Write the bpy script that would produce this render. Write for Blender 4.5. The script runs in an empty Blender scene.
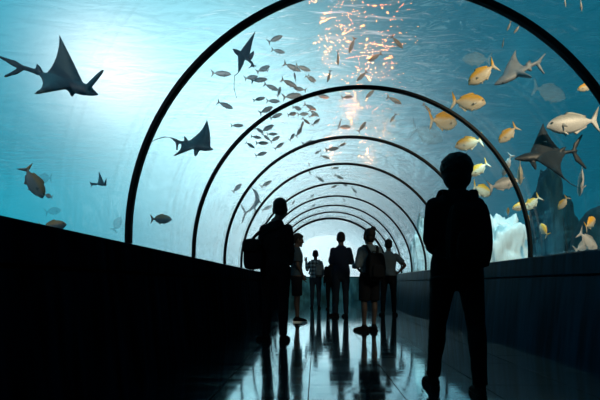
import bpy, bmesh, math, random
from mathutils import Vector, Matrix, noise
R = math.radians
PI = math.pi
scene = bpy.context.scene
col = scene.collection
random.seed(7)

# ---------------------------------------------------------------- scene setup
CAM_H = 0.73          # the photographer holds the camera low
FPX = 450.0           # focal length in pixels of the 600 px frame
VPX, VPY = 316.0, 284.0
cam_d = bpy.data.cameras.new('camera')
cam = bpy.data.objects.new('camera', cam_d)
col.objects.link(cam)
cam.location = (0, 0, CAM_H)
cam.rotation_euler = (R(90), 0, 0)
cam_d.sensor_width = 36
cam_d.lens = FPX / 600 * 36
cam_d.shift_x = (300 - VPX) / 600
cam_d.shift_y = (VPY - 200) / 600
cam_d.clip_start = 0.02
scene.camera = cam
vs = scene.view_settings
vs.view_transform = 'Standard'
vs.look = 'None'
vs.gamma = 1
vs.exposure = 0.36
vs.use_curve_mapping = False
cy = scene.cycles
cy.max_bounces = 10
cy.diffuse_bounces = 2
cy.glossy_bounces = 4
cy.transparent_max_bounces = 40
cy.volume_bounces = 1
cy.caustics_reflective = False
cy.caustics_refractive = False
cy.use_denoising = True
cy.sample_clamp_indirect = 4.0

def P(px, py, z):
    """point seen at picture position (px, py) at distance z down the tunnel"""
    return Vector(((px - VPX) / FPX * z, z, CAM_H + (VPY - py) / FPX * z))

# ---------------------------------------------------------------- helpers
def tag(o, label=None, cat=None, group=None, kind=None):
    if label: o['label'] = label
    if cat: o['category'] = cat
    if group: o['group'] = group
    if kind: o['kind'] = kind
    return o

def empty(name, loc=(0, 0, 0), rz=0):
    o = bpy.data.objects.new(name, None)
    o.empty_display_size = 0.1
    o.location = loc
    o.rotation_euler = (0, 0, rz)
    col.objects.link(o)
    return o

def link(name, me, mats, parent=None, smooth=True):
    if not isinstance(mats, (list, tuple)):
        mats = [mats]
    me.materials.clear()
    for m in mats:
        me.materials.append(m)
    if smooth:
        me.polygons.foreach_set('use_smooth', [True] * len(me.polygons))
    o = bpy.data.objects.new(name, me)
    col.objects.link(o)
    if parent: o.parent = parent
    return o

def mesh_from(bm, name):
    bmesh.ops.recalc_face_normals(bm, faces=bm.faces)
    me = bpy.data.meshes.new(name)
    bm.to_mesh(me)
    bm.free()
    return me

def box(bm, c, s, rot=None, mi=0):
    m = Matrix.Translation(c)
    if rot is not None: m = m @ rot
    m = m @ Matrix.Diagonal((s[0], s[1], s[2], 1))
    r = bmesh.ops.create_cube(bm, size=1, matrix=m)
    for v in r['verts']:
        for f in v.link_faces: f.material_index = mi

def bevel_all(bm, w, seg=2):
    bmesh.ops.bevel(bm, geom=bm.edges[:], offset=w, segments=seg, affect='EDGES', profile=0.6)

def skin_rings(bm, rings, cap=True, mi=0):
    """join a list of equally long rings of points"""
    vr = [[bm.verts.new(p) for p in r] for r in rings]
    n = len(vr[0])
    for a, b in zip(vr[:-1], vr[1:]):
        for i in range(n):
            f = bm.faces.new((a[i], a[(i + 1) % n], b[(i + 1) % n], b[i]))
            f.material_index = mi
    if cap:
        for r in (vr[0], vr[-1]):
            try:
                f = bm.faces.new(r); f.material_index = mi
            except ValueError:
                pass
    return vr

def loft(bm, secs, side=(1, 0, 0), n=16, round_ends=True, mi=0):
    """secs: (point, r_side, r_depth); elliptical sections square to the path"""
    pts = [Vector(s[0]) for s in secs]
    S0 = Vector(side).normalized()
    rings = []
    k = len(secs)
    for i, s in enumerate(secs):
        if i == 0: t = pts[1] - pts[0]
        elif i == k - 1: t = pts[-1] - pts[-2]
        else: t = (pts[i + 1] - pts[i]).normalized() + (pts[i] - pts[i - 1]).normalized()
        t.normalize()
        a = S0 - t * S0.dot(t)
        if a.length < 1e-3:
            a = Vector((0, 1, 0)) - t * t.y
        a.normalize()
        b = t.cross(a)
        def ring(c, fx):
            return [c + a * (s[1] * fx * math.cos(2 * PI * j / n)) + b * (s[2] * fx * math.sin(2 * PI * j / n)) for j in range(n)]
        e = min(s[1], s[2])
        if round_ends and i == 0:
            for q in (0.12, 0.5, 0.83):
                rings.append(ring(pts[0] - t * e * math.sqrt(max(0, 1 - q * q)), q))
        rings.append(ring(pts[i], 1))
        if round_ends and i == k - 1:
            for q in (0.83, 0.5, 0.12):
                rings.append(ring(pts[-1] + t * e * math.sqrt(max(0, 1 - q * q)), q))
    skin_rings(bm, rings, mi=mi)

def ball(bm, c, r, seg=16, mi=0):
    if not isinstance(r, (tuple, list)): r = (r, r, r)
    m = Matrix.Translation(c) @ Matrix.Diagonal((r[0], r[1], r[2], 1))
    res = bmesh.ops.create_uvsphere(bm, u_segments=seg, v_segments=seg // 2 + 2, radius=1, matrix=m)
    for v in res['verts']:
        for f in v.link_faces: f.material_index = mi

def remesh(bm, name, voxel, smooth=4, factor=0.5, wrinkle=0.0, wscale=9.0):
    """grow overlapping closed shapes into one continuous surface"""
    me = mesh_from(bm, name + '_raw')
    o = bpy.data.objects.new(name + '_raw', me)
    col.objects.link(o)
    m = o.modifiers.new('r', 'REMESH'); m.mode = 'VOXEL'; m.voxel_size = voxel; m.adaptivity = 0
    if smooth:
        s = o.modifiers.new('s', 'SMOOTH'); s.iterations = smooth; s.factor = factor
    dg = bpy.context.evaluated_depsgraph_get()
    dg.update()
    out = bpy.data.meshes.new_from_object(o.evaluated_get(dg))
    bpy.data.objects.remove(o)
    bpy.data.meshes.remove(me)
    out.name = name
    if wrinkle:
        for v in out.vertices:
            p = v.co * wscale
            d = noise.noise(Vector((p.x, p.y, p.z * 1.7))) + 0.5 * noise.noise(p * 2.3)
            v.co += v.normal * d * wrinkle
    return out

def prism(bm, outline, thick, plane='XZ', off=0.0, mi=0):
    """a thin fin: outline in a plane, lens-thick, closed; thin at the rim"""
    n = len(outline)
    cx = sum(p[0] for p in outline) / n; cz = sum(p[1] for p in outline) / n
    def mk(a, b, t):
        if plane == 'XZ': return Vector((a, t + off, b))
        return Vector((a, b, t + off))
    rim = [bm.verts.new(mk(a, b, 0)) for a, b in outline]
    for sgn in (1, -1):
        mid = [bm.verts.new(mk(cx + (a - cx) * 0.72, cz + (b - cz) * 0.72, sgn * thick / 2)) for a, b in outline]
        for i in range(n):
            f = bm.faces.new((rim[i], rim[(i + 1) % n], mid[(i + 1) % n], mid[i])); f.material_index = mi
        f = bm.faces.new(mid); f.material_index = mi

# ---------------------------------------------------------------- materials
def new_mat(name):
    m = bpy.data.materials.new(name); m.use_nodes = True
    nt = m.node_tree; nt.nodes.clear()
    out = nt.nodes.new('ShaderNodeOutputMaterial')
    return m, nt, out

def N(nt, t, **kw):
    n = nt.nodes.new(t)
    for k, v in kw.items():
        if k.startswith('i_'): n.inputs[k[2:].replace('_', ' ')].default_value = v
        else: setattr(n, k, v)
    return n

def principled(name, c, rough=0.6, spec=0.3, metal=0.0, noise_amt=0.0, nscale=20, bump=0.0, bscale=60):
    m, nt, out = new_mat(name)
    b = N(nt, 'ShaderNodeBsdfPrincipled')
    b.inputs['Base Color'].default_value = (*c, 1)
    b.inputs['Roughness'].default_value = rough
    b.inputs['Specular IOR Level'].default_value = spec
    b.inputs['Metallic'].default_value = metal
    nt.links.new(b.outputs[0], out.inputs[0])
    tc = N(nt, 'ShaderNodeTexCoord')
    if noise_amt:
        nz = N(nt, 'ShaderNodeTexNoise'); nz.inputs['Scale'].default_value = nscale; nz.inputs['Detail'].default_value = 4
        nt.links.new(tc.outputs['Object'], nz.inputs['Vector'])
        mx = N(nt, 'ShaderNodeMix', data_type='RGBA')
        mx.inputs[6].default_value = (*[max(0, x * (1 - noise_amt)) for x in c], 1)
        mx.inputs[7].default_value = (*[x * (1 + noise_amt) for x in c], 1)
        nt.links.new(nz.outputs[0], mx.inputs[0]); nt.links.new(mx.outputs[2], b.inputs['Base Color'])
    if bump:
        nz2 = N(nt, 'ShaderNodeTexNoise'); nz2.inputs['Scale'].default_value = bscale; nz2.inputs['Detail'].default_value = 3
        nt.links.new(tc.outputs['Object'], nz2.inputs['Vector'])
        bp = N(nt, 'ShaderNodeBump'); bp.inputs['Strength'].default_value = bump; bp.inputs['Distance'].default_value = 0.01
        nt.links.new(nz2.outputs[0], bp.inputs['Height']); nt.links.new(bp.outputs[0], b.inputs['Normal'])
    return m
# ---------------------------------------------------------------- tunnel measures
CX = 0.5              # the tunnel axis lies right of the camera
RX, RZ = 1.85, 1.83   # arch half width and rise
ZC = 1.06             # springing height
WT = 1.02             # top of the low walls
Y0, YE = -3.0, 20.0   # tunnel ends
RIBS = [3.2, 4.9, 6.56, 8.02, 9.55, 10.95, 12.25, 13.4, 14.6]
SURF = 4.9            # water level
BED = -0.06

def arch(dr, n=64, zlow=WT):
    """points over the arch, left foot to right foot"""
    pts = [(CX - RX - dr, zlow)]
    for i in range(n + 1):
        a = PI - PI * i / n
        pts.append((CX + (RX + dr) * math.cos(a), ZC + (RZ + dr) * math.sin(a)))
    pts.append((CX + RX + dr, zlow))
    return pts

# ---------------------------------------------------------------- world: daylight spread through the water
w = bpy.data.worlds.new('world'); scene.world = w
w.use_nodes = True
nt = w.node_tree; nt.nodes.clear()
wo = N(nt, 'ShaderNodeOutputWorld'); bg = N(nt, 'ShaderNodeBackground')
nt.links.new(bg.outputs[0], wo.inputs[0])
tc = N(nt, 'ShaderNodeTexCoord')
nrm = N(nt, 'ShaderNodeVectorMath', operation='NORMALIZE')
nt.links.new(tc.outputs['Generated'], nrm.inputs[0])
D = nrm.outputs[0]
sep = N(nt, 'ShaderNodeSeparateXYZ'); nt.links.new(D, sep.inputs[0])
def math_n(op, a, b=None, clamp=False):
    n = N(nt, 'ShaderNodeMath', operation=op); n.use_clamp = clamp
    for i, x in enumerate((a, b)):
        if x is None: continue
        if isinstance(x, (int, float)): n.inputs[i].default_value = x
        else: nt.links.new(x, n.inputs[i])
    return n.outputs[0]
def ramp01(x, lo, hi):
    n = N(nt, 'ShaderNodeMapRange', interpolation_type='SMOOTHSTEP')
    n.inputs['From Min'].default_value = lo; n.inputs['From Max'].default_value = hi
    nt.links.new(x, n.inputs['Value'])
    return n.outputs[0]
def lobe(d, k):
    v = Vector(d).normalized()
    n = N(nt, 'ShaderNodeVectorMath', operation='DOT_PRODUCT')
    n.inputs[1].default_value = v
    nt.links.new(D, n.inputs[0])
    e = math_n('MULTIPLY', math_n('SUBTRACT', n.outputs['Value'], 1.0), k)
    return math_n('EXPONENT', e)
def mixc(f, a, b):
    n = N(nt, 'ShaderNodeMix', data_type='RGBA')
    for i, x in ((6, a), (7, b)):
        if isinstance(x, tuple): n.inputs[i].default_value = (*x, 1)
        else: nt.links.new(x, n.inputs[i])
    if isinstance(f, (int, float)): n.inputs[0].default_value = f
    else: nt.links.new(f, n.inputs[0])
    return n.outputs[2]
def addc(a, f, c):
    n = N(nt, 'ShaderNodeMix', data_type='RGBA', blend_type='ADD')
    nt.links.new(a, n.inputs[6]); n.inputs[7].default_value = (*c, 1)
    nt.links.new(f, n.inputs[0])
    return n.outputs[2]
def pxdir(px, py):
    return ((px - VPX) / FPX, 1.0, (VPY - py) / FPX)
base = mixc(ramp01(sep.outputs[0], -0.45, 0.16), (0.000, 0.285, 0.415), (0.000, 0.076, 0.124))
c = addc(base, lobe(pxdir(282, 213), 33), (0.95, 1.28, 1.36))
c = addc(c, lobe(pxdir(325, 245), 60), (0.34, 0.32, 0.32))
c = addc(c, lobe(pxdir(210, 125), 38), (0.60, 0.94, 0.96))
c = addc(c, lobe(pxdir(107, 72), 220), (0.85, 0.70, 0.66))
c = addc(c, lobe((-0.25, 0.1, 1), 3), (0.03, 0.11, 0.14))
back = math_n('ADD', 0.30, math_n('MULTIPLY', ramp01(sep.outputs[1], -0.3, 0.6), 0.70))
hsv = N(nt, 'ShaderNodeVectorMath', operation='SCALE')
nt.links.new(c, hsv.inputs[0]); nt.links.new(back, hsv.inputs['Scale'])
nt.links.new(hsv.outputs[0], bg.inputs['Color'])
bg.inputs['Strength'].default_value = 1.0

# ---------------------------------------------------------------- setting materials
def schlick(nt, bump, f0, power=5.0):
    """mirror share of a clear sheet, the same from either face"""
    L = nt.links.new
    g = N(nt, 'ShaderNodeNewGeometry')
    d = N(nt, 'ShaderNodeVectorMath', operation='DOT_PRODUCT')
    L(bump, d.inputs[0]); L(g.outputs['Incoming'], d.inputs[1])
    ab = N(nt, 'ShaderNodeMath', operation='ABSOLUTE'); L(d.outputs['Value'], ab.inputs[0])
    om = N(nt, 'ShaderNodeMath', operation='SUBTRACT'); om.use_clamp = True; om.inputs[0].default_value = 1.0; L(ab.outputs[0], om.inputs[1])
    pw = N(nt, 'ShaderNodeMath', operation='POWER'); pw.inputs[1].default_value = power; L(om.outputs[0], pw.inputs[0])
    ma = N(nt, 'ShaderNodeMath', operation='MULTIPLY_ADD'); ma.inputs[1].default_value = 1 - f0; ma.inputs[2].default_value = f0
    L(pw.outputs[0], ma.inputs[0])
    return ma.outputs[0]

# acrylic: clear, a wavy mirror at grazing angles
def acrylic():
    m, nt, out = new_mat('acrylic')
    tr = N(nt, 'ShaderNodeBsdfTransparent'); tr.inputs[0].default_value = (0.985, 0.995, 0.995, 1)
    gl = N(nt, 'ShaderNodeBsdfGlossy'); gl.inputs['Roughness'].default_value = 0.04
    gl.inputs[0].default_value = (0.9, 0.95, 0.95, 1)
    mx = N(nt, 'ShaderNodeMixShader')
    tc = N(nt, 'ShaderNodeTexCoord'); mp = N(nt, 'ShaderNodeMapping')
    mp.inputs['Scale'].default_value = (1.6, 0.5, 1.6)
    nz = N(nt, 'ShaderNodeTexNoise'); nz.inputs['Scale'].default_value = 2.2; nz.inputs['Detail'].default_value = 2.5; nz.inputs['Distortion'].default_value = 1.2
    bp = N(nt, 'ShaderNodeBump'); bp.inputs['Strength'].default_value = 0.5; bp.inputs['Distance'].default_value = 0.06
    L = nt.links.new
    L(tc.outputs['Object'], mp.inputs[0]); L(mp.outputs[0], nz.inputs['Vector']); L(nz.outputs[0], bp.inputs['Height'])
    L(bp.outputs[0], gl.inputs['Normal'])
    L(schlick(nt, bp.outputs[0], 0.012, 6.0), mx.inputs[0]); L(tr.outputs[0], mx.inputs[1]); L(gl.outputs[0], mx.inputs[2])
    mp3 = N(nt, 'ShaderNodeMapping'); mp3.inputs['Scale'].default_value = (0.45, 3.4, 0.45)
    nz3 = N(nt, 'ShaderNodeTexNoise'); nz3.inputs['Scale'].default_value = 1.5; nz3.inputs['Detail'].default_value = 4; nz3.inputs['Distortion'].default_value = 0.9
    L(tc.outputs['Object'], mp3.inputs[0]); L(mp3.outputs[0], nz3.inputs['Vector'])
    fr = N(nt, 'ShaderNodeMapRange'); fr.inputs['From Min'].default_value = 0.55; fr.inputs['From Max'].default_value = 0.78; fr.inputs['To Max'].default_value = 0.11
    L(nz3.outputs[0], fr.inputs['Value'])
    tl = N(nt, 'ShaderNodeBsdfTranslucent'); tl.inputs[0].default_value = (0.85, 0.97, 1.0, 1)  # pale streaks put in for reflections in the acrylic
    m3 = N(nt, 'ShaderNodeMixShader')
    L(fr.outputs[0], m3.inputs[0]); L(mx.outputs[0], m3.inputs[1]); L(tl.outputs[0], m3.inputs[2])
    L(m3.outputs[0], out.inputs[0])
    return m
M_GLASS = acrylic()
m_, nt_, out_ = new_mat('acrylic_water_side')
t_ = N(nt_, 'ShaderNodeBsdfTransparent'); t_.inputs[0].default_value = (0.98, 0.99, 0.99, 1)
nt_.links.new(t_.outputs[0], out_.inputs[0])
M_GLASS_OUT = m_
M_RIB = principled('black_rubber_rib', (0.003, 0.008, 0.011), 0.5, 0.12)
M_SEAM_GLINT = principled('seam_reflection_pale', (0.12, 0.22, 0.26), 0.35, 0.4)  # pale strip put in for the seam reflections beside each rib

def wall_mat(name, c, spec):
    m, nt, out = new_mat(name)
    b = N(nt, 'ShaderNodeBsdfPrincipled'); b.inputs['Roughness'].default_value = 0.42
    b.inputs['Specular IOR Level'].default_value = spec
    tc = N(nt, 'ShaderNodeTexCoord'); mp = N(nt, 'ShaderNodeMapping')
    mp.inputs['Rotation'].default_value = (R(38), 0, 0); mp.inputs['Scale'].default_value = (1, 3.2, 0.35)
    nz = N(nt, 'ShaderNodeTexNoise'); nz.inputs['Scale'].default_value = 3.0; nz.inputs['Detail'].default_value = 6
    cr = N(nt, 'ShaderNodeValToRGB')
    cr.color_ramp.elements[0].position = 0.38; cr.color_ramp.elements[0].color = (*[x * 0.45 for x in c], 1)
    cr.color_ramp.elements[1].position = 0.72; cr.color_ramp.elements[1].color = (*[x * 2.4 for x in c], 1)  # diagonal light streaks painted into the base colour
    L = nt.links.new
    L(tc.outputs['Object'], mp.inputs[0]); L(mp.outputs[0], nz.inputs['Vector']); L(nz.outputs[0], cr.inputs[0])
    L(cr.outputs[0], b.inputs['Base Color']); L(b.outputs[0], out.inputs[0])
    return m
M_WALL = wall_mat('shaded_wall_panel', (0.002, 0.006, 0.011), 0.0)  # left copy of the wall, its shade put into the colour
M_COPING = wall_mat('shaded_coping', (0.002, 0.006, 0.010), 0.02)

def floor_mat():
    m, nt, out = new_mat('polished_dark_tile')
    L = nt.links.new
    b = N(nt, 'ShaderNodeBsdfPrincipled')
    b.inputs['Coat Weight'].default_value = 1.0; b.inputs['Coat IOR'].default_value = 1.65; b.inputs['Coat Roughness'].default_value = 0.05
    b.inputs['IOR'].default_value = 4.5; b.inputs['Specular Tint'].default_value = (0.60, 0.92, 1.0, 1)
    tc = N(nt, 'ShaderNodeTexCoord')
    mp = N(nt, 'ShaderNodeMapping'); mp.inputs['Rotation'].default_value = (0, 0, R(90)); mp.inputs['Location'].default_value = (0.1, 0.05, 0)
    br = N(nt, 'ShaderNodeTexBrick')
    br.offset = 0.5
    br.inputs['Color1'].default_value = (0.003, 0.009, 0.014, 1); br.inputs['Color2'].default_value = (0.006, 0.015, 0.022, 1)
    br.inputs['Mortar'].default_value = (0.001, 0.001, 0.001, 1)
    br.inputs['Scale'].default_value = 1.0; br.inputs['Mortar Size'].default_value = 0.004
    br.inputs['Brick Width'].default_value = 0.9; br.inputs['Row Height'].default_value = 0.62
    br.inputs['Mortar Smooth'].default_value = 0.3
    L(tc.outputs['Object'], mp.inputs[0]); L(mp.outputs[0], br.inputs['Vector'])
    L(br.outputs['Color'], b.inputs['Base Color'])
    # polish varies in bands across the walk
    mp2 = N(nt, 'ShaderNodeMapping'); mp2.inputs['Scale'].default_value = (0.35, 5.5, 1)
    nz = N(nt, 'ShaderNodeTexNoise'); nz.inputs['Scale'].default_value = 1.6; nz.inputs['Detail'].default_value = 4
    L(tc.outputs['Object'], mp2.inputs[0]); L(mp2.outputs[0], nz.inputs['Vector'])
    mr = N(nt, 'ShaderNodeMapRange'); mr.inputs['From Min'].default_value = 0.3; mr.inputs['From Max'].default_value = 0.7
    mr.inputs['To Min'].default_value = 0.03; mr.inputs['To Max'].default_value = 0.16
    L(nz.outputs[0], mr.inputs['Value'])
    mm = N(nt, 'ShaderNodeMath', operation='ADD')
    ms = N(nt, 'ShaderNodeMath', operation='MULTIPLY'); ms.inputs[1].default_value = 0.6
    L(br.outputs['Fac'], ms.inputs[0]); L(ms.outputs[0], mm.inputs[0]); L(mr.outputs[0], mm.inputs[1])
    L(mr.outputs[0], b.inputs['Roughness'])
    bp = N(nt, 'ShaderNodeBump'); bp.inputs['Strength'].default_value = 0.30; bp.inputs['Distance'].default_value = 0.004
    L(nz.outputs[0], bp.inputs['Height'])
    sl = N(nt, 'ShaderNodeMapRange'); sl.inputs['To Min'].default_value = 0.8; sl.inputs['To Max'].default_value = 0.0
    L(br.outputs['Fac'], sl.inputs['Value']); L(sl.outputs[0], b.inputs['Specular IOR Level'])
    L(bp.outputs[0], b.inputs['Normal']); L(bp.outputs[0], b.inputs['Coat Normal'])
    L(sl.outputs[0], b.inputs['Coat Weight'])
    L(b.outputs[0], out.inputs[0])
    return m
M_FLOOR = floor_mat()

def water_surface_mat():
    m, nt, out = new_mat('rippled_water')
    L = nt.links.new
    tr = N(nt, 'ShaderNodeBsdfTransparent'); tr.inputs[0].default_value = (0.9, 0.97, 0.98, 1)
    gl = N(nt, 'ShaderNodeBsdfGlossy'); gl.inputs['Roughness'].default_value = 0.08
    gl.inputs[0].default_value = (0.9, 0.95, 0.96, 1)
    mx = N(nt, 'ShaderNodeMixShader')
    tc = N(nt, 'ShaderNodeTexCoord')
    mp = N(nt, 'ShaderNodeMapping'); mp.inputs['Scale'].default_value = (0.55, 1.1, 1)
    nz = N(nt, 'ShaderNodeTexNoise'); nz.inputs['Scale'].default_value = 2.6; nz.inputs['Detail'].default_value = 3.0; nz.inputs['Distortion'].default_value = 0.8
    bp = N(nt, 'ShaderNodeBump'); bp.inputs['Strength'].default_value = 1.0; bp.inputs['Distance'].default_value = 0.12
    L(tc.outputs['Object'], mp.inputs[0]); L(mp.outputs[0], nz.inputs['Vector']); L(nz.outputs[0], bp.inputs['Height'])
    sx = N(nt, 'ShaderNodeSeparateXYZ'); L(tc.outputs['Object'], sx.inputs[0])
    calm = N(nt, 'ShaderNodeMapRange', interpolation_type='SMOOTHSTEP'); calm.inputs['From Min'].default_value = -5.5; calm.inputs['From Max'].default_value = -0.5
    calm.inputs['To Min'].default_value = 0.22; calm.inputs['To Max'].default_value = 1.0
    L(sx.outputs[0], calm.inputs['Value']); L(calm.outputs[0], bp.inputs['Strength'])
    L(bp.outputs[0], gl.inputs['Normal'])
    L(schlick(nt, bp.outputs[0], 0.03, 3.3), mx.inputs[0]); L(tr.outputs[0], mx.inputs[1]); L(gl.outputs[0], mx.inputs[2])
    L(mx.outputs[0], out.inputs[0])
    return m
M_SURF = water_surface_mat()

def water_mat():
    m, nt, out = new_mat('hazy_water')
    s = N(nt, 'ShaderNodeVolumeScatter')
    s.inputs['Color'].default_value = (0.08, 0.80, 1.0, 1); s.inputs['Density'].default_value = 0.009
    s.inputs['Anisotropy'].default_value = 0.3
    nt.links.new(s.outputs[0], out.inputs['Volume'])
    return m
M_WATER = water_mat()
M_SAND = principled('tank_bed_sand', (0.11, 0.31, 0.40), 0.9, 0.1, noise_amt=0.4, nscale=3)

# ---------------------------------------------------------------- setting
def struct(name, bm, mats, smooth=False):
    o = link(name, mesh_from(bm, name), mats, None, smooth)
    o['kind'] = 'structure'
    return o

bm = bmesh.new(); box(bm, (CX, (Y0 + YE) / 2, -0.025), (3.46, YE - Y0, 0.05)); struct('floor', bm, M_FLOOR)

M_WALLR = wall_mat('lit_wall_panel', (0.004, 0.016, 0.030), 0.03)  # right copy of the wall, its stronger light put into the colour
M_COPINGR = wall_mat('lit_coping', (0.004, 0.014, 0.024), 0.05)
def low_wall(name, sgn, mats):
    """leaning panel, a shadow gap, then the coping that carries the acrylic"""
    bm = bmesh.new()
    xb, xt = CX + sgn * 1.73, CX + sgn * 1.82
    prof = [(xb, -0.05), (xb, 0.0), (xt - sgn * 0.012, 0.795), (xt + sgn * 0.03, 0.80), (xt + sgn * 0.03, 0.815),
            (xt - sgn * 0.01, 0.82), (xt, WT - 0.012), (xt + sgn * 0.012, WT), (xt + sgn * 0.30, WT), (xt + sgn * 0.30, -0.05)]
    skin_rings(bm, [[Vector((x, y, z)) for x, z in prof] for y in (Y0, YE)])
    for f in bm.faces:
        if f.calc_center_median().z > 0.81: f.material_index = 1
    return struct(name, bm, mats)
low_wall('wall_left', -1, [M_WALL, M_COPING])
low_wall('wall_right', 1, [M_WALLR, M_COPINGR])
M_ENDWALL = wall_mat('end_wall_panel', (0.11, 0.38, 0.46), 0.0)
bm = bmesh.new()
box(bm, (CX, YE + 0.1, WT / 2 - 0.02), (4.3, 0.2, WT + 0.04)); box(bm, (CX, YE + 0.08, WT + 0.02), (4.3, 0.3, 0.05))
struct('wall_far', bm, M_ENDWALL)
bm = bmesh.new(); box(bm, (CX, Y0 - 0.1, 1.6), (4.6, 0.2, 3.3))  # unseen cap added behind the camera to keep light off the backs
struct('light_block_back', bm, principled('light_block_black', (0.006, 0.008, 0.01), 0.7, 0.2))

# acrylic bays between the ribs: real thickness
edges = [Y0] + RIBS + [YE]
for i, (a, b) in enumerate(zip(edges[:-1], edges[1:])):
    bm = bmesh.new()
    inner, outer = arch(0.0), arch(0.06)
    ring = inner + outer[::-1]
    ga, gb = a, b
    skin_rings(bm, [[Vector((x, y, z)) for x, z in ring] for y in (ga, gb)], cap=False)
    for f in bm.faces:
        c0 = f.calc_center_median()
        if math.hypot((c0.x - CX) / (RX + 0.03), max(0, c0.z - ZC) / (RZ + 0.03)) > 1: f.material_index = 1
    struct('window_%d' % (i + 1), bm, [M_GLASS, M_GLASS_OUT], True)
bm = bmesh.new()
pa = arch(0.06)
skin_rings(bm, [[Vector((x, y, z)) for x, z in pa] for y in (YE + 0.005, YE + 0.065)])
struct('window_%d' % (len(edges)), bm, M_GLASS, False)

def rib(i, y):
    t = 0.038 if i == 0 else 0.038
    wdt = 0.06 if i == 0 else 0.048
    if i == len(RIBS) - 1: t, wdt = 0.06, 0.10
    bm = bmesh.new()
    a, b = arch(-t), arch(0.0)
    rings = []
    for (x0, z0), (x1, z1) in zip(a, b):
        e = 0.012
        d = Vector((x1 - x0, 0, z1 - z0)); d = d / d.length if d.length else d
        p = Vector((x0, y, z0)); q = Vector((x1, y, z1)) - d * 0.001
        hw = wdt / 2
        rings.append([p + Vector((0, -hw + e, 0)), p + Vector((0, hw - e, 0)), p + d * e + Vector((0, hw, 0)),
                      q + Vector((0, hw, 0)), q + Vector((0, -hw, 0)), p + d * e + Vector((0, -hw, 0))])
    skin_rings(bm, rings)
    o = struct('trim_%d' % (i + 1), bm, M_RIB, False)
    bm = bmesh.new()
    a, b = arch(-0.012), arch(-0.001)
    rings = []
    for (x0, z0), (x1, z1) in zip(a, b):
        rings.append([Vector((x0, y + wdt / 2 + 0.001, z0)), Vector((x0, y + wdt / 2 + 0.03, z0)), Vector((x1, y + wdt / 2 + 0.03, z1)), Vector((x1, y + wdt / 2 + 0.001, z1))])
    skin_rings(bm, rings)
    g = link('seam_reflection_strip', mesh_from(bm, 'seam_reflection'), M_SEAM_GLINT, o, False)
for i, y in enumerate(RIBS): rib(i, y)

# water round the tunnel, its surface and the tank bed
def water_body():
    bm = bmesh.new()
    XL, XR, YA, YB = -20.0, 20.0, Y0 - 1.0, 36.0
    notch = [(CX - RX - 0.30, BED + 0.01)] + [(CX - RX - 0.30, WT + 0.0)] + arch(0.062, 48)[0:] + [(CX + RX + 0.30, WT), (CX + RX + 0.30, BED + 0.01)]
    prof = [(XL, BED + 0.01)] + notch + [(XR, BED + 0.01), (XR, SURF - 0.02), (XL, SURF - 0.02)]
    ra = [bm.verts.new((x, YA, z)) for x, z in prof]
    rb = [bm.verts.new((x, YE + 0.25, z)) for x, z in prof]
    n = len(prof)
    for k in range(n):
        bm.faces.new((ra[k], ra[(k + 1) % n], rb[(k + 1) % n], rb[k]))
    bm.faces.new(ra[::-1])
    # beyond the end wall the water fills the whole section
    oi = [0, n - 3, n - 2, n - 1]
    rc = [bm.verts.new((prof[k][0], YB, prof[k][1])) for k in oi]
    q = [rb[k] for k in oi]
    for k in range(4):
        bm.faces.new((q[k], q[(k + 1) % 4], rc[(k + 1) % 4], rc[k]))
    bm.faces.new(rc)
    bm.faces.new([rb[k] for k in range(0, n - 2)])
    bmesh.ops.triangulate(bm, faces=[f for f in bm.faces if len(f.verts) > 4])
    o = struct('tank_water', bm, M_WATER)
    return o
water_body()
bm = bmesh.new()
box(bm, (0, 112, SURF + 0.01), (400, 240, 0.02))
for f in [f for f in bm.faces if abs(f.normal.z) < 0.5 or f.normal.z > 0.5]: bm.faces.remove(f)
struct('water_surface', bm, M_SURF)
bm = bmesh.new()
box(bm, (0, 14, BED - 0.05), (120, 44, 0.1))
struct('tank_bed', bm, M_SAND)

# warm underwater lamps above the far half of the tunnel, sparkling in the ripples
def lamp(name, px, h, y, power, size=0.07, c=(1.0, 0.27, 0.05)):
    l = bpy.data.lights.new(name, 'SPOT'); l.energy = power; l.color = c; l.shadow_soft_size = size
    o = bpy.data.objects.new(name, l); col.objects.link(o)
    l.spot_size = R(110); l.spot_blend = 0.5
    o.rotation_euler = (R(-155), 0, 0)
    o.location = ((px - VPX) / FPX * y, y, CAM_H + h)
    return o
for px_, h_, y_, w_ in ((333, 2.9, 17.0, 80), (352, 2.8, 14.0, 65), (367, 2.9, 18.0, 100), (385, 2.8, 15.5, 55), (330, 3.0, 10.0, 40), (349, 3.0, 9.0, 34), (372, 3.0, 10.5, 42), (392, 3.0, 10.0, 22)):
    lamp('warm_tank_lamp', px_, h_, y_, w_)
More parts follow.
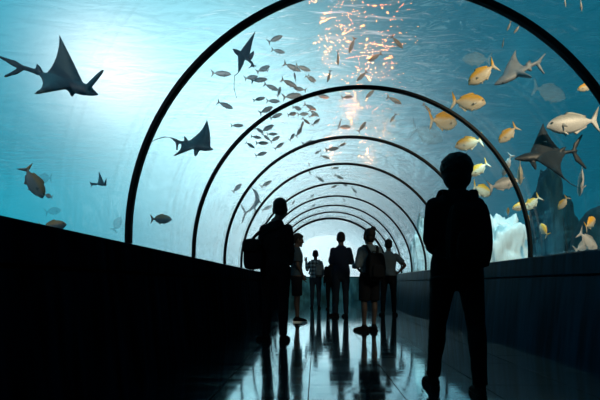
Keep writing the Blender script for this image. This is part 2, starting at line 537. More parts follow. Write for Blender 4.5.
# ---------------------------------------------------------------- fish materials
def fish_mat(name, top, belly, z0, z1, fleck=0.25, rough=0.45):
    """back colour over belly colour, split along the fish's own height"""
    m, nt, out = new_mat(name)
    L = nt.links.new
    b = N(nt, 'ShaderNodeBsdfPrincipled'); b.inputs['Roughness'].default_value = rough
    b.inputs['Specular IOR Level'].default_value = 0.5
    tc = N(nt, 'ShaderNodeTexCoord'); sp = N(nt, 'ShaderNodeSeparateXYZ'); L(tc.outputs['Object'], sp.inputs[0])
    nz = N(nt, 'ShaderNodeTexNoise'); nz.inputs['Scale'].default_value = 14; nz.inputs['Detail'].default_value = 3
    L(tc.outputs['Object'], nz.inputs['Vector'])
    ma = N(nt, 'ShaderNodeMath', operation='MULTIPLY_ADD'); ma.inputs[1].default_value = 0.09; L(nz.outputs[0], ma.inputs[0]); L(sp.outputs[2], ma.inputs[2])
    mr = N(nt, 'ShaderNodeMapRange', interpolation_type='SMOOTHSTEP'); mr.inputs['From Min'].default_value = z0 + 0.045; mr.inputs['From Max'].default_value = z1 + 0.045
    L(ma.outputs[0], mr.inputs['Value'])
    mx = N(nt, 'ShaderNodeMix', data_type='RGBA'); mx.inputs[6].default_value = (*belly, 1); mx.inputs[7].default_value = (*top, 1)
    L(mr.outputs[0], mx.inputs[0])
    vo = N(nt, 'ShaderNodeTexVoronoi'); vo.inputs['Scale'].default_value = 42
    L(tc.outputs['Object'], vo.inputs['Vector'])
    m2 = N(nt, 'ShaderNodeMix', data_type='RGBA', blend_type='MULTIPLY'); m2.inputs[0].default_value = fleck
    L(mx.outputs[2], m2.inputs[6]); L(vo.outputs['Distance'], m2.inputs[7])
    L(m2.outputs[2], b.inputs['Base Color']); L(b.outputs[0], out.inputs[0])
    return m
M_GOLD = fish_mat('golden_back_fish_skin', (0.95, 0.50, 0.03), (0.78, 0.68, 0.48), -0.05, 0.13)
M_SILVER = fish_mat('silver_fish_skin', (0.40, 0.40, 0.36), (0.72, 0.70, 0.66), 0.02, 0.14)
M_GREY = fish_mat('grey_fish_skin', (0.40, 0.46, 0.48), (0.66, 0.70, 0.70), -0.03, 0.06)
M_BROWN = fish_mat('tan_fish_skin', (0.55, 0.34, 0.14), (0.35, 0.33, 0.30), -0.02, 0.06)
M_DARK = fish_mat('dark_fish_skin', (0.60, 0.34, 0.12), (0.26, 0.27, 0.28), -0.05, 0.1)
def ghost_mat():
    m, nt, out = new_mat('fish_reflection_veil')
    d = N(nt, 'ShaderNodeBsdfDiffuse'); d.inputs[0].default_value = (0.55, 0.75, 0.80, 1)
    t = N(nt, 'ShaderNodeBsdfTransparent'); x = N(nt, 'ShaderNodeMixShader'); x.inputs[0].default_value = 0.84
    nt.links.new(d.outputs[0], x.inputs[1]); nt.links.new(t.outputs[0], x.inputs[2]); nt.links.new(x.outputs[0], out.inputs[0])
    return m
M_GHOST = ghost_mat()  # see-through fish built in place of fish reflections in the acrylic
M_FINY = principled('yellow_fin', (0.95, 0.52, 0.10), 0.5, 0.3, noise_amt=0.2, nscale=20)
M_FINS = principled('pale_fin', (0.55, 0.52, 0.45), 0.5, 0.3, noise_amt=0.2, nscale=20)
M_FING = principled('grey_fin', (0.30, 0.36, 0.38), 0.5, 0.3, noise_amt=0.2, nscale=20)
M_EYE = principled('fish_eye', (0.01, 0.01, 0.012), 0.15, 0.6)

def fish_mesh(name, hgt, wid, nose=0.5, fork=0.8, deep=0.42, fins=1.0, bend=0.0):
    """one unit long, nose at +X, back at +Z: lofted body with its fins"""
    bm = bmesh.new()
    prof = [(0.50, 0.05, -0.02), (0.485, 0.16, -0.015), (0.44, 0.40, 0.0), (0.36, 0.70, 0.0), (0.25, 0.93, 0.0), (0.12, 1.0, 0.0),
            (0.0, 0.95, 0.0), (-0.10, 0.80, 0.0), (-0.20, 0.55, 0.0), (-0.27, 0.30, 0.0), (-0.31, 0.19, 0.0), (-0.345, 0.17, 0.0)]
    rings = []
    for x, h, zo in prof:
        hh = hgt * h / 2; ww = wid * min(1, h * 1.05 + 0.02) / 2
        if x > 0.3: ww = wid * (0.55 + 0.45 * h) * min(1, h * 1.6) / 2
        rr = []
        for j in range(14):
            a = 2 * PI * j / 14
            z = math.sin(a)
            z = z * hh * (1.0 if z > 0 else 1.08)
            rr.append(Vector((x, bend * (x - 0.1) ** 2 + ww * math.cos(a) * (1 - 0.25 * abs(math.sin(a))), z + zo * 1.5)))
        rings.append(rr)
    skin_rings(bm, rings)
    s = hgt / 0.42
    # tail fin
    f = 0.10 + 0.55 * hgt * fork
    prism(bm, [(-0.325, 0.03), (-0.40, 0.55 * f), (-0.50, f * 1.05), (-0.47, 0.6 * f), (-0.43, 0.0), (-0.47, -0.6 * f), (-0.49, -f), (-0.395, -0.55 * f), (-0.325, -0.03)], 0.016, mi=1)
    # dorsal and anal fins
    t = hgt / 2
    prism(bm, [(0.17, t * 0.93), (0.10, t * 1.0 + 0.045 * s * fins), (0.0, t * 0.97 + 0.035 * s * fins), (-0.14, t * 0.72 + 0.03 * s * fins), (-0.25, t * 0.42 + 0.035 * s * fins), (-0.24, t * 0.34), (-0.05, t * 0.82)], 0.012, mi=1)
    prism(bm, [(0.02, -t * 0.95), (-0.04, -t * 1.0 - 0.06 * s * fins), (-0.14, -t * 0.72 - 0.035 * s * fins), (-0.25, -t * 0.42 - 0.035 * s * fins), (-0.24, -t * 0.3), (-0.1, -t * 0.75)], 0.012, mi=1)
    # pelvic fins and pectoral fins
    for sg in (1, -1):
        b2 = bmesh.new()
        prism(b2, [(0.0, 0.02), (-0.03, 0.03), (-0.13, 0.0), (-0.12, -0.04), (-0.03, -0.035), (0.0, -0.02)], 0.01, mi=1)
        mt = Matrix.Translation((0.24, sg * wid * 0.42, -0.03 * s)) @ Matrix.Rotation(-sg * R(38), 4, 'Z') @ Matrix.Rotation(R(-20), 4, 'Y')
        bmesh.ops.transform(b2, matrix=mt, verts=b2.verts)
        tm = bpy.data.meshes.new('t'); b2.to_mesh(tm); b2.free(); bm.from_mesh(tm); bpy.data.meshes.remove(tm)
        b2 = bmesh.new()
        prism(b2, [(0.0, 0.0), (-0.05, -0.005), (-0.09, -0.075), (-0.06, -0.07)], 0.01, mi=1)
        bmesh.ops.transform(b2, matrix=Matrix.Translation((0.2, sg * wid * 0.15, -t * 0.85)) @ Matrix.Rotation(sg * R(18), 4, 'X'), verts=b2.verts)
        tm = bpy.data.meshes.new('t'); b2.to_mesh(tm); b2.free(); bm.from_mesh(tm); bpy.data.meshes.remove(tm)
    return mesh_from(bm, name)

def eye_mesh(hgt, wid, sg):
    bm = bmesh.new()
    ball(bm, (0.405, sg * wid * 0.36, hgt * 0.09), (0.020, 0.010, 0.020), 12)
    return mesh_from(bm, 'eye')

KIND = {}
def kind(key, name, cat, hgt, wid, mats, eyes=True, **kw):
    KIND[key] = (name, cat, fish_mesh(name, hgt, wid, **kw), mats, [eye_mesh(hgt, wid, s) for s in (1, -1)] if eyes else [])
kind('gold', 'golden_fish', 'fish', 0.46, 0.20, [M_GOLD, M_FINY])
kind('silver', 'silver_fish', 'fish', 0.38, 0.17, [M_SILVER, M_FINS])
kind('ghost', 'fish_reflection', 'fish', 0.44, 0.17, [M_GHOST, M_GHOST], eyes=False)
kind('grey', 'grey_fish', 'fish', 0.27, 0.15, [M_GREY, M_FING], eyes=False, fork=0.7, fins=0.6)
kind('tan', 'tan_fish', 'fish', 0.25, 0.15, [M_BROWN, M_FINY], eyes=False, fork=0.8, fins=0.6)
kind('deep', 'dark_fish', 'fish', 0.42, 0.22, [M_DARK, M_FINY], fork=0.6)

def outside(p, margin):
    """is the point clear of the acrylic and its ledge"""
    x, z = p.x - CX, p.z
    if z < ZC: return abs(x) > RX + 0.3 + margin
    return (x / (RX + 0.1 + margin)) ** 2 + ((z - ZC) / (RZ + 0.1 + margin)) ** 2 > 1

def depth(px, py, mul, margin):
    z = 0.5
    while z < 45 and not outside(P(px, py, z), margin): z += 0.05
    z = z * mul
    dz = (VPY - py) / FPX
    if dz > 0: z = min(z, (SURF - CAM_H - margin * 0.8 - 0.12) / dz)
    return z

def heading(a, yaw):
    a, yaw = R(a), R(yaw)
    h = Vector((math.cos(a) * math.cos(yaw), math.sin(yaw), math.sin(a) * math.cos(yaw))).normalized()
    u = Vector((0, 0, 1)) - h * h.z
    if u.length < 0.25: u = Vector((0.3, -1, 0)) - h * h.dot(Vector((0.3, -1, 0)))
    u.normalize()
    l = u.cross(h)
    return Matrix((h, l, u)).transposed().to_4x4()

GLASS_BAND = []
def fish(k, px, py, ln, ang, yaw, mul, label, group=None, roll=0):
    name, cat, me, mats, eyes = KIND[k]
    z = depth(px, py, mul, 0.12 + 0.45 * ln / FPX * 6)
    size = ln / FPX * z / max(0.5, math.cos(R(yaw)))
    if me.materials: o = bpy.data.objects.new(name, me); col.objects.link(o)
    else: o = link(name, me, mats)
    o.matrix_world = Matrix.Translation(P(px, py, z)) @ heading(ang, yaw) @ Matrix.Rotation(R(roll), 4, 'X') @ Matrix.Scale(size, 4)
    tag(o, label, cat, group)
    for e in eyes:
        if e.materials: c = bpy.data.objects.new('eye', e); col.objects.link(c); c.parent = o
        else: c = link('eye', e, M_EYE, o)
    return o

GG = 'golden fish in the right half of the tank'
# gold and silver fish on the right: kind, x, y, length, heading, yaw, distance, label
fish('gold', 482, 74, 29, 212, 20, 1.15, 'plump yellow fish nosing towards the white-bellied ray at upper right', GG)
fish('gold', 468, 102, 33, -8, -15, 1.2, 'yellow and silver fish facing right below the yellow fish by the ray', GG)
fish('gold', 443, 121, 33, 5, 25, 1.35, 'orange-backed fish facing right just above the head of the nearest person', GG)
fish('gold', 508, 134, 22, 222, 15, 1.25, 'yellow fish tilted nose-down right of the second arch, above the large dark ray', GG)
fish('gold', 469, 143, 27, 190, 12, 1.3, 'yellow-backed fish facing left, right above the nearest person\'s head', GG)
fish('gold', 479, 169, 20, 215, 20, 1.3, 'small yellow fish nose-down beside the nearest person\'s head', GG)
fish('gold', 482, 190, 23, -14, 25, 1.35, 'yellow fish behind the silver fish, level with the nearest person\'s neck', GG)
fish('silver', 503, 184, 29, 14, -10, 1.15, 'silver fish with yellow tail facing right beside the second arch', 'silver fish in the right half of the tank')
fish('silver', 507, 165, 20, 258, 30, 1.3, 'pale fish hanging nose-down behind the second arch', 'silver fish in the right half of the tank')
fish('gold', 520, 173, 21, -68, 40, 1.3, 'narrow yellow fish diving beside the second arch, under the dark ray\'s nose', GG)
fish('silver', 573, 123, 50, 184, 8, 1.1, 'large silver fish facing left at the right edge, above the dark ray\'s tail', 'silver fish in the right half of the tank')
fish('silver', 581, 180, 30, -80, 25, 1.3, 'pale yellowish fish diving below the large dark ray\'s tail', 'silver fish in the right half of the tank')
fish('gold', 586, 87, 15, 192, 20, 1.35, 'small orange fish beside the first arch at the far right', GG)
fish('gold', 521, 206, 16, 198, 20, 1.35, 'orange fish half hidden behind the second arch, below the silver fish', GG)
fish('gold', 532, 203, 17, 225, 30, 1.6, 'orange fish nose-down just right of the second arch', GG)
fish('gold', 590, 223, 20, 35, 30, 1.2, 'orange fish facing up right at the right edge, above the low wall', GG)
fish('silver', 588, 241, 30, -38, 15, 1.35, 'silver fish with forked tail diving to the low wall at the right edge', 'silver fish in the right half of the tank')
fish('silver', 583, 246, 24, 28, 15, 1.7, 'grey fish skimming the top of the low wall at the right edge', 'silver fish in the right half of the tank')
fish('gold', 563, 203, 13, 245, 30, 1.5, 'small orange fish in front of the dark rock pillars', GG)
fish('gold', 544, 230, 14, 100, 35, 1.45, 'small orange fish swimming straight up before the rock pillar', GG)
fish('gold', 528, 220, 12, 75, 40, 1.6, 'tiny orange fish beside the second arch above the bright reflection patch', GG)
fish('gold', 508, 212, 10, 70, 40, 1.7, 'tiny orange fish above the bright reflection patch', GG)
fish('gold', 516, 253, 14, 30, 35, 1.5, 'brownish fish low before the bright reflection patch at the wall', GG)
fish('gold', 503, 226, 12, 85, 45, 1.5, 'narrow tan fish in front of the bright reflection patch', GG)
fish('ghost', 549, 92, 38, -12, 10, 3.2, 'faint pale fish reflection in the glass below the white-bellied ray', 'faint fish reflections on the right')
fish('ghost', 477, 59, 28, 172, 10, 2.6, 'faint pale fish reflection just above the plump yellow fish', 'faint fish reflections on the right')
fish('ghost', 427, 134, 36, -14, 15, 3.0, 'faint grey fish far off left of the nearest person\'s head', 'faint fish reflections on the right')
fish('tan', 509, 26, 9, 250, 20, 1.4, 'tiny tan fish highest above the white-bellied ray', 'tiny tan fish above the ray')
fish('tan', 517, 29, 9, 235, 20, 1.4, 'tiny tan fish right of the highest one above the white-bellied ray', 'tiny tan fish above the ray')
fish('tan', 503, 43, 8, 270, 30, 1.4, 'tiny tan fish left above the white-bellied ray\'s wing tip', 'tiny tan fish above the ray')
fish('tan', 581, 5, 11, 290, 20, 1.3, 'tan fish at the top edge in the upper right corner', 'tan fish in the upper right corner')
fish('tan', 565, 2, 9, 290, 20, 1.3, 'tan fish cut by the top edge, left of the other corner fish', 'tan fish in the upper right corner')
# left side
fish('deep', 34, 182, 32, -68, 20, 1.35, 'dark orange-edged fish nose-down at left above the low wall', 'dark fish on the left')
fish('ghost', 45, 178, 18, 175, 20, 3.0, 'faint pale fish reflection close behind the dark nose-down fish at left', 'dark fish on the left')
fish('silver', 49, 196, 10, 160, 20, 1.6, 'small pale fish below the dark nose-down fish at left', 'dark fish on the left')
fish('deep', 53, 226, 24, 12, 15, 1.25, 'grey fish with orange back half hidden by the left low wall', 'dark fish on the left')
fish('ghost', 53, 211, 14, 15, 20, 3.2, 'faint fish reflection above the grey fish at the left low wall', 'dark fish on the left')
fish('ghost', 117, 224, 16, 75, 25, 3.0, 'faint angular fish left of the first arch\'s left foot', 'dark fish on the left')
fish('deep', 161, 219, 20, 2, 15, 1.5, 'dark boxy fish low between first and second arch on the left', 'dark fish on the left')
# slim warm-lit fish round the lamp glints
TG = 'slim tan fish among the warm glints'
for a in [(397, 42, 17, -42, 10, 1.5, 'tan fish slanting down right, right of the warm glints above the second arch'),
          (375, 57, 16, 205, 10, 1.4, 'white-gold fish above the second arch, right of the glint columns'),
          (352, 45, 16, 248, 10, 1.4, 'slim gold fish steeply nose-down among the upper glints'),
          (338, 58, 14, 272, 10, 1.5, 'slim gold fish hanging vertically among the glints'),
          (329, 76, 12, 255, 10, 1.5, 'small gold fish just above the crown of the second arch, leftmost there'),
          (362, 76, 14, 220, 10, 1.45, 'gold fish touching the second arch\'s crown from above'),
          (371, 93, 14, 220, 10, 1.5, 'gold fish just under the second arch\'s crown'),
          (394, 100, 17, -22, 10, 1.5, 'yellow-tailed fish under the second arch, right of the glints'),
          (427, 108, 12, -40, 10, 1.6, 'small tan fish under the second arch, near the yellow fish'),
          (347, 97, 12, 10, 10, 1.5, 'small tan fish amid the glints under the second arch'),
          (393, 118, 10, 235, 10, 1.5, 'pale slim fish right of the glints above the third arch'),
          (362, 127, 14, 55, 10, 1.6, 'slim gold fish rising just above the third arch\'s crown'),
          (306, 121, 10, -35, 10, 1.5, 'small orange-lit fish above the third arch, left of the glints'),
          (332, 149, 14, 12, 10, 1.5, 'tan fish right under the third arch\'s crown'),
          (342, 145, 9, 30, 10, 1.5, 'tiny tan fish above the tan fish under the third arch'),
          (340, 123, 8, 250, 20, 1.5, 'tiny gold fish above the third arch\'s crown among the glints'),
          (335, 186, 8, 200, 20, 1.4, 'tiny tan fish right under the fifth arch\'s crown'),
          (344, 184, 8, -25, 20, 1.4, 'tiny tan fish right of the fifth arch\'s crown')]:
    fish('tan', *a, TG)

# the grey shoal upper left: x, y, length, heading, yaw
SHOAL = [(275, 39, 17, 30, 10), (278, 51, 14, -8, 10), (221, 73.5, 20, 2, 10), (263, 69, 16, 35, 20), (251, 77.5, 14, 25, 30), (259, 80, 17, 12, 10),
         (292, 67, 19, -20, 10), (289, 83, 18, -22, 10), (271, 87, 16, -20, 10), (279, 92, 14, 80, 30), (300, 89, 14, 165, 10), (310, 79, 11, -25, 25),
         (259, 99, 13, 18, 10), (273, 101, 14, 2, 10), (292, 96, 20, 14, 15), (266, 110, 16, 35, 20), (297, 108, 9, 10, 50), (292, 114, 10, 30, 40),
         (276, 116, 14, 25, 10), (310, 107, 14, -22, 10), (313, 115, 10, 35, 20), (322, 96, 15, -8, 10), (267, 128.5, 16, 32, 10), (259, 130, 8, -10, 50),
         (256, 137, 11, -5, 10), (266, 137, 10, -38, 10), (272, 134, 11, 5, 10), (275, 139, 12, 35, 10), (262, 143, 13, 3, 10), (250, 145, 11, -30, 10),
         (261, 154, 13, 20, 10), (279, 146, 12, 38, 10), (299, 132, 13, 62, 20), (302, 125, 10, 70, 25), (292, 137, 10, 62, 25), (295, 150, 8, 60, 20),
         (310, 143, 17, 14, 10), (316, 122, 11, 42, 10), (344, 127, 14, 4, 10), (325, 157, 10, -15, 10), (225, 105, 17, -20, 10), (237, 125.5, 13, 4, 10),
         (276, 161, 9, 30, 10), (266, 184, 13, 32, 10), (267, 208, 12, 28, 10), (309, 164, 5, 100, 30), (310, 173, 6, 115, 30), (295, 179, 5, 70, 30),
         (320, 179, 10, -28, 10), (339, 177, 10, -22, 10), (354, 190, 8, -45, 10), (312, 196, 6, 40, 20), (293, 203, 7, 60, 20), (313, 206, 6, 35, 20),
         (344, 200, 5, -60, 20), (237, 188, 13, 50, 20), (255, 212, 6, 60, 20), (314, 113, 12, -30, 10), (312, 78, 10, -30, 20), (303, 68, 16, -12, 15),
         (265, 70, 9, 150, 30), (295, 77, 11, 100, 20), (303, 114, 12, 12, 20), (335, 168, 8, 10, 20), (318, 152, 7, 200, 30)]
ORD = ['first', 'second', 'third', 'fourth', 'fifth', 'sixth', 'seventh', 'eighth', 'ninth', 'tenth', 'eleventh', 'twelfth', 'thirteenth', 'fourteenth',
       'fifteenth', 'sixteenth', 'seventeenth', 'eighteenth', 'nineteenth', 'twentieth', 'twenty-first', 'twenty-second', 'twenty-third', 'twenty-fourth', 'twenty-fifth', 'twenty-sixth',
       'twenty-seventh', 'twenty-eighth', 'twenty-ninth', 'thirtieth']
def bay(px, py):
    """number of arches whose opening holds the point"""
    k = 0
    for y in RIBS:
        q = P(px, py, y)
        if ((q.x - CX) / RX) ** 2 + ((q.z - ZC) / RZ) ** 2 < 1: k += 1
    return k
bays = {}
for s in SHOAL: bays.setdefault(bay(s[0], s[1]), []).append(s)
for k, lst in bays.items():
    lst.sort(key=lambda s: s[0])
    for i, s in enumerate(lst):
        if k == 0: where = 'outside the first arch'
        elif k >= len(RIBS): where = 'inside the last arch'
        else: where = 'between the %s and %s arch' % (ORD[k - 1], ORD[k])
        n = len(lst)
        pos = ('the only one there' if n == 1 else 'leftmost there' if i == 0 else 'rightmost there' if i == n - 1 else
               '%s from left' % ORD[i] if i < n / 2 else '%s from right' % ORD[n - 1 - i])
        fish('grey', *s, 1.25 + 0.5 * ((i * 37 + k * 11) % 10) / 10, 'slim grey shoal fish %s, %s' % (where, pos), 'grey fish of the shoal')

# ---------------------------------------------------------------- rays
def skin2(name, back, belly):
    a = principled(name + '_back', back, 0.5, 0.4, noise_amt=0.35, nscale=9)
    b = principled(name + '_belly', belly, 0.5, 0.4, noise_amt=0.2, nscale=7)
    return [a, b]
RAY_DARK = skin2('dark_ray', (0.06, 0.09, 0.12), (0.22, 0.30, 0.34))
RAY_PALE = skin2('pale_ray', (0.18, 0.21, 0.24), (0.60, 0.64, 0.66))

RAY_DEEP = skin2('deep_ray', (0.016, 0.026, 0.036), (0.04, 0.12, 0.15))
def bez(a, c, b, u): return a * (1 - u) ** 2 + c * (2 * u * (1 - u)) + b * u * u

def ray(label, z, nose, tail, wings, stalk, lobes, bw, mats, fins=(), whip=None, group='rays', eyes=True, name='ray', down=(0, -0.5, -1)):
    """a ray from real points: nose, tail base, wing tips; thick body, lens-section wings"""
    Q = lambda t: P(t[0], t[1], z + (t[2] if len(t) > 2 else 0)) - o0
    o0 = P((nose[0] + tail[0]) / 2, (nose[1] + tail[1]) / 2, z)
    a, b = Q(nose), Q(tail)
    ax = (a - b); ln = ax.length; fw = ax.normalized()
    tips = [Q(w_[0]) for w_ in wings]
    side = (tips[0] - tips[1]); side = (side - fw * side.dot(fw)).normalized()
    nrm_ = fw.cross(side).normalized()
    bw_ = bw / FPX * z
    bm = bmesh.new()
    prof = [(0.0, 0.22), (0.08, 0.55), (0.2, 0.9), (0.36, 1.0), (0.55, 0.82), (0.75, 0.46), (0.9, 0.22), (1.0, 0.13)]
    loft(bm, [(a - fw * (ln * t), bw_ * k, bw_ * k * 0.62) for t, k in prof], side=side, n=18)
    for (tipc, f0, f1, bl, bt), tip in zip(wings, tips):
        rf, rr = a - fw * (ln * f0), a - fw * (ln * f1)
        cl = rf.lerp(tip, 0.5) + fw * (bl * ln)
        ct = rr.lerp(tip, 0.42) + fw * (bt * ln)
        rings = []
        for i in range(13):
            u = i / 12 * 0.985
            l, t = bez(rf, cl, tip, u), bez(rr, ct, tip, u)
            th = bw_ * 0.40 * (1 - u) ** 0.9 + 0.012
            r_ = []
            ns = 7
            for j in range(ns): s_ = j / (ns - 1); r_.append(l.lerp(t, s_) + nrm_ * th * (math.sin(PI * min(0.97, max(0.03, s_)) ** 0.75)))
            for j in range(ns): s_ = 1 - j / (ns - 1); r_.append(l.lerp(t, s_) - nrm_ * th * (math.sin(PI * min(0.97, max(0.03, s_)) ** 0.75)))
            rings.append(r_)
        skin_rings(bm, rings)
    end = Q(stalk)
    loft(bm, [(b + fw * ln * 0.12, max(0.022, bw_ * 0.2), max(0.02, bw_ * 0.18)), (b, max(0.019, bw_ * 0.12), max(0.019, bw_ * 0.12)), (end - fw * 0.01, 0.018, 0.018)], n=10)
    for (root, tip, wd) in fins:
        r0, t0 = Q(root), Q(tip)
        w0 = wd / FPX * z
        d_ = (t0 - r0).normalized()
        sd = d_.cross(nrm_) if abs(d_.dot(nrm_)) < 0.8 else fw
        loft(bm, [(r0, w0, 0.02), (r0.lerp(t0, 0.5), w0 * 0.85, 0.016), (r0.lerp(t0, 0.85), w0 * 0.45, 0.012), (t0, w0 * 0.12, 0.01)], side=sd, n=12)
    for lt in lobes:
        tp = Q(lt)
        mid = end.lerp(tp, 0.45) + fw * (0.12 * (tp - end).length)
        wd = (tp - end).length * 0.15
        loft(bm, [(end + fw * 0.02, 0.018, 0.013), (mid, wd, 0.012), (mid.lerp(tp, 0.6), wd * 0.6, 0.011), (tp, 0.012, 0.010)], side=fw, n=10)
    me = remesh(bm, name, 0.0085, smooth=5)
    if whip:
        b2 = bmesh.new(); b2.from_mesh(me)
        pts = [Q(p) for p in whip]
        loft(b2, [(p, 0.006 * (1 - 0.6 * i / len(pts)), 0.006 * (1 - 0.6 * i / len(pts))) for i, p in enumerate(pts)], n=6)
        b2.to_mesh(me); b2.free()
    dn = nrm_ if nrm_.dot(Vector(down)) > 0 else -nrm_
    for p in me.polygons:
        p.material_index = 1 if p.normal.dot(dn) > 0.15 else 0
    o = link(name, me, mats)
    o.location = o0
    tag(o, label, 'ray', group)
    if eyes:
        for sg in (1, -1):
            bm = bmesh.new()
            ball(bm, a - fw * (ln * 0.13) + side * (sg * bw_ * 0.62), bw_ * 0.13, 12)
            link('eye', mesh_from(bm, 'eye'), M_EYE, o)
    return o

RG = 'rays gliding outside the tunnel'
ray('largest ray at upper left, dark wing raised high, head to the right', 3.6, (97, 94.5), (31, 70),
    [((59, 34, 0.15), 0.16, 0.80, 0.03, 0.13), ((33, 94, -0.35), 0.30, 0.93, -0.02, 0.22)], (21, 67), [(0, 57), (5, 76.5)], 8.5, RAY_DARK,
    fins=[((89, 86), (103, 70.5, -0.1), 8.5), ((72, 88), (72, 97), 3.5), ((40, 72), (37, 64), 3)], group=RG)
ray('dark ray at upper middle under the first arch, wing lifted, head left', 7.0, (233, 49), (252, 63),
    [((256, 30, 0.3), 0.30, 0.85, 0.0, 0.05), ((238, 74, -0.3), 0.25, 0.65, 0.0, -0.10)], (253, 66), [(249, 68), (256, 66)], 3.4, RAY_DARK,
    fins=[((250, 58), (254, 51), 2.5)], whip=[(238, 73, -0.3), (234.5, 76, -0.3), (234, 88, -0.3), (236.5, 98, -0.3)], group=RG)
ray('grey-blue ray between first and second arch on the left, head right', 5.2, (213, 149.5), (179, 142),
    [((207, 119, 0.25), 0.08, 0.85, 0.10, 0.22), ((171, 157, -0.2), 0.40, 0.98, -0.02, 0.22)], (175, 140), [(171, 138), (177, 150)], 4.6, RAY_DARK,
    fins=[((197, 149), (195, 156.5), 3), ((187, 142), (184, 136), 2)], whip=[(173, 138), (165, 137), (157, 139), (149, 143)], group=RG)
ray('tiny distant ray at left, halfway between left edge and first arch', 7.0, (107, 185), (94, 184),
    [((98.5, 170.5, 0.2), 0.15, 0.8, 0.05, 0.12), ((106.5, 177, -0.2), 0.05, 0.3, 0.05, 0.0)], (92, 184), [(90, 182), (91, 187)], 2.0, RAY_PALE, group=RG, eyes=False)
ray('white-bellied ray at upper right with forked tail, head down left', 4.7, (495, 84.5), (536, 63),
    [((516.5, 49, 0.2), 0.16, 0.80, 0.16, 0.20), ((534.5, 78.5, -0.25), 0.42, 0.66, -0.05, 0.02)], (539, 62), [(545, 54), (544, 73.5)], 6.2, RAY_PALE,
    fins=[((527, 65), (530.5, 60), 2.2), ((529, 69), (532, 71), 2)], group=RG)
ray('large dark ray at right, left of the tall dark pillars, wing up and crescent tail', 5.0, (515, 159), (572, 151.5),
    [((543, 122.5, 0.2), 0.22, 0.86, 0.0, 0.10), ((566, 180.5, -0.35), 0.28, 0.93, -0.03, 0.20)], (575, 151), [(582, 135), (586, 168.5)], 6.0, RAY_DEEP,
    fins=[((532, 160), (536, 170, -0.1), 3), ((560, 151), (566, 147), 2.2)], whip=[(565, 179, -0.35), (571, 184, -0.35), (577, 187, -0.35)], group=RG)

# a curved shark seen dark against the light
def shark():
    z = 8.6
    o0 = P(252, 203, z)
    Q = lambda x, y, d=0: P(x, y, z + d) - o0
    bm = bmesh.new()
    path = [(252.3, 188.5), (255.5, 192), (257.3, 196.5), (257, 201.5), (254, 206.5), (249.5, 210.5), (245.5, 212.8)]
    rr = [0.6, 1.9, 2.7, 2.8, 2.3, 1.4, 0.8]
    s = z / FPX
    loft(bm, [(Q(*p), r_ * s, r_ * s * 0.8) for p, r_ in zip(path, rr)], side=(0, 1, 0), n=14)
    for a_, b_, w_ in (((245.5, 212.8), (241, 204.5), 1.2), ((245.5, 212.8), (242, 223), 1.2), ((257.5, 199), (260.5, 203), 1.2), ((253, 205), (256, 211), 1.0)):
        A, B = Q(*a_), Q(*b_)
        loft(bm, [(A, w_ * s, 0.012), (A.lerp(B, 0.5), w_ * s, 0.012), (B, 0.012, 0.011)], side=(1, 0, 0.3), n=8)
    o = link('shark', remesh(bm, 'shark', 0.009, smooth=3), RAY_DARK[0])
    o.location = o0
    tag(o, 'small dark shark bent in a curve beside the man with the shoulder bag', 'shark')
shark()

# ---------------------------------------------------------------- rocks on the tank bed, and bright reflection stand-ins
def rock(name, label, px0, px1, pytop, z, thick, mat, jag=0.18, seed=0, group=None):
    x0, x1 = P(px0, 284, z).x, P(px1, 284, z).x
    top = P(0, pytop, z).z
    bm = bmesh.new()
    bmesh.ops.create_icosphere(bm, subdivisions=5, radius=1)
    wv = (x1 - x0) / 2
    off = Vector((seed * 3.1, seed * 1.7, 0))
    for v in bm.verts:
        d = v.co.copy()
        k = 1 + jag * noise.noise(d * 1.7 + off) * 1.4 + jag * 0.6 * noise.noise(d * 4.3 + off) + jag * 0.35 * abs(noise.noise(d * 9 + off))
        taper = 1.0 - (0.35 if mat is M_PATCH else 0.10) * max(0, d.z)
        sq = lambda t: math.copysign(abs(t) ** 0.7, t)
        v.co = Vector((sq(d.x) * wv * k * taper, sq(d.y) * thick / 2 * k * taper, (sq(d.z) * k + 1) / 2 * (top - BED)))
    lo = min(v.co.z for v in bm.verts)
    hi = max(v.co.z for v in bm.verts)
    for v in bm.verts: v.co.z = (v.co.z - lo) * (top - BED) / (hi - lo)
    o = link(name, mesh_from(bm, name), mat)
    o.location = ((x0 + x1) / 2, z, BED)
    tag(o, label, 'rock', group)
    return o
M_ROCKD = principled('dark_blue_rock', (0.012, 0.060, 0.095), 0.85, 0.2, noise_amt=0.5, nscale=4, bump=0.6, bscale=8)
M_PATCH = principled('bright_patch_pale', (0.72, 0.80, 0.80), 0.8, 0.2, noise_amt=0.3, nscale=2.5, bump=0.6, bscale=5)  # pale forms standing in for bright reflections in the curved acrylic
rock('rock_pillar', 'tall dark blue rock pillar right of the second arch\'s right foot', 537, 557, 165, 9.0, 0.9, M_ROCKD, 0.15, 1)
rock('rock_pillar', 'slimmer dark rock pillar, next to the right of the tall one', 556, 573, 195, 11.2, 0.8, M_ROCKD, 0.15, 2)
rock('rock_block', 'broad dark rock block at the right edge behind the orange fish', 577, 640, 206, 9.0, 1.2, M_ROCKD, 0.06, 3)
rock('bright_patch', 'bright jagged reflection patch right of the nearest person', 474, 527, 212, 8.6, 0.8, M_PATCH, 0.28, 4)
rock('bright_patch', 'bright reflection patch beyond the fourth arch, left of the nearest person', 411, 438, 212, 14.2, 1.0, M_PATCH, 0.28, 6)

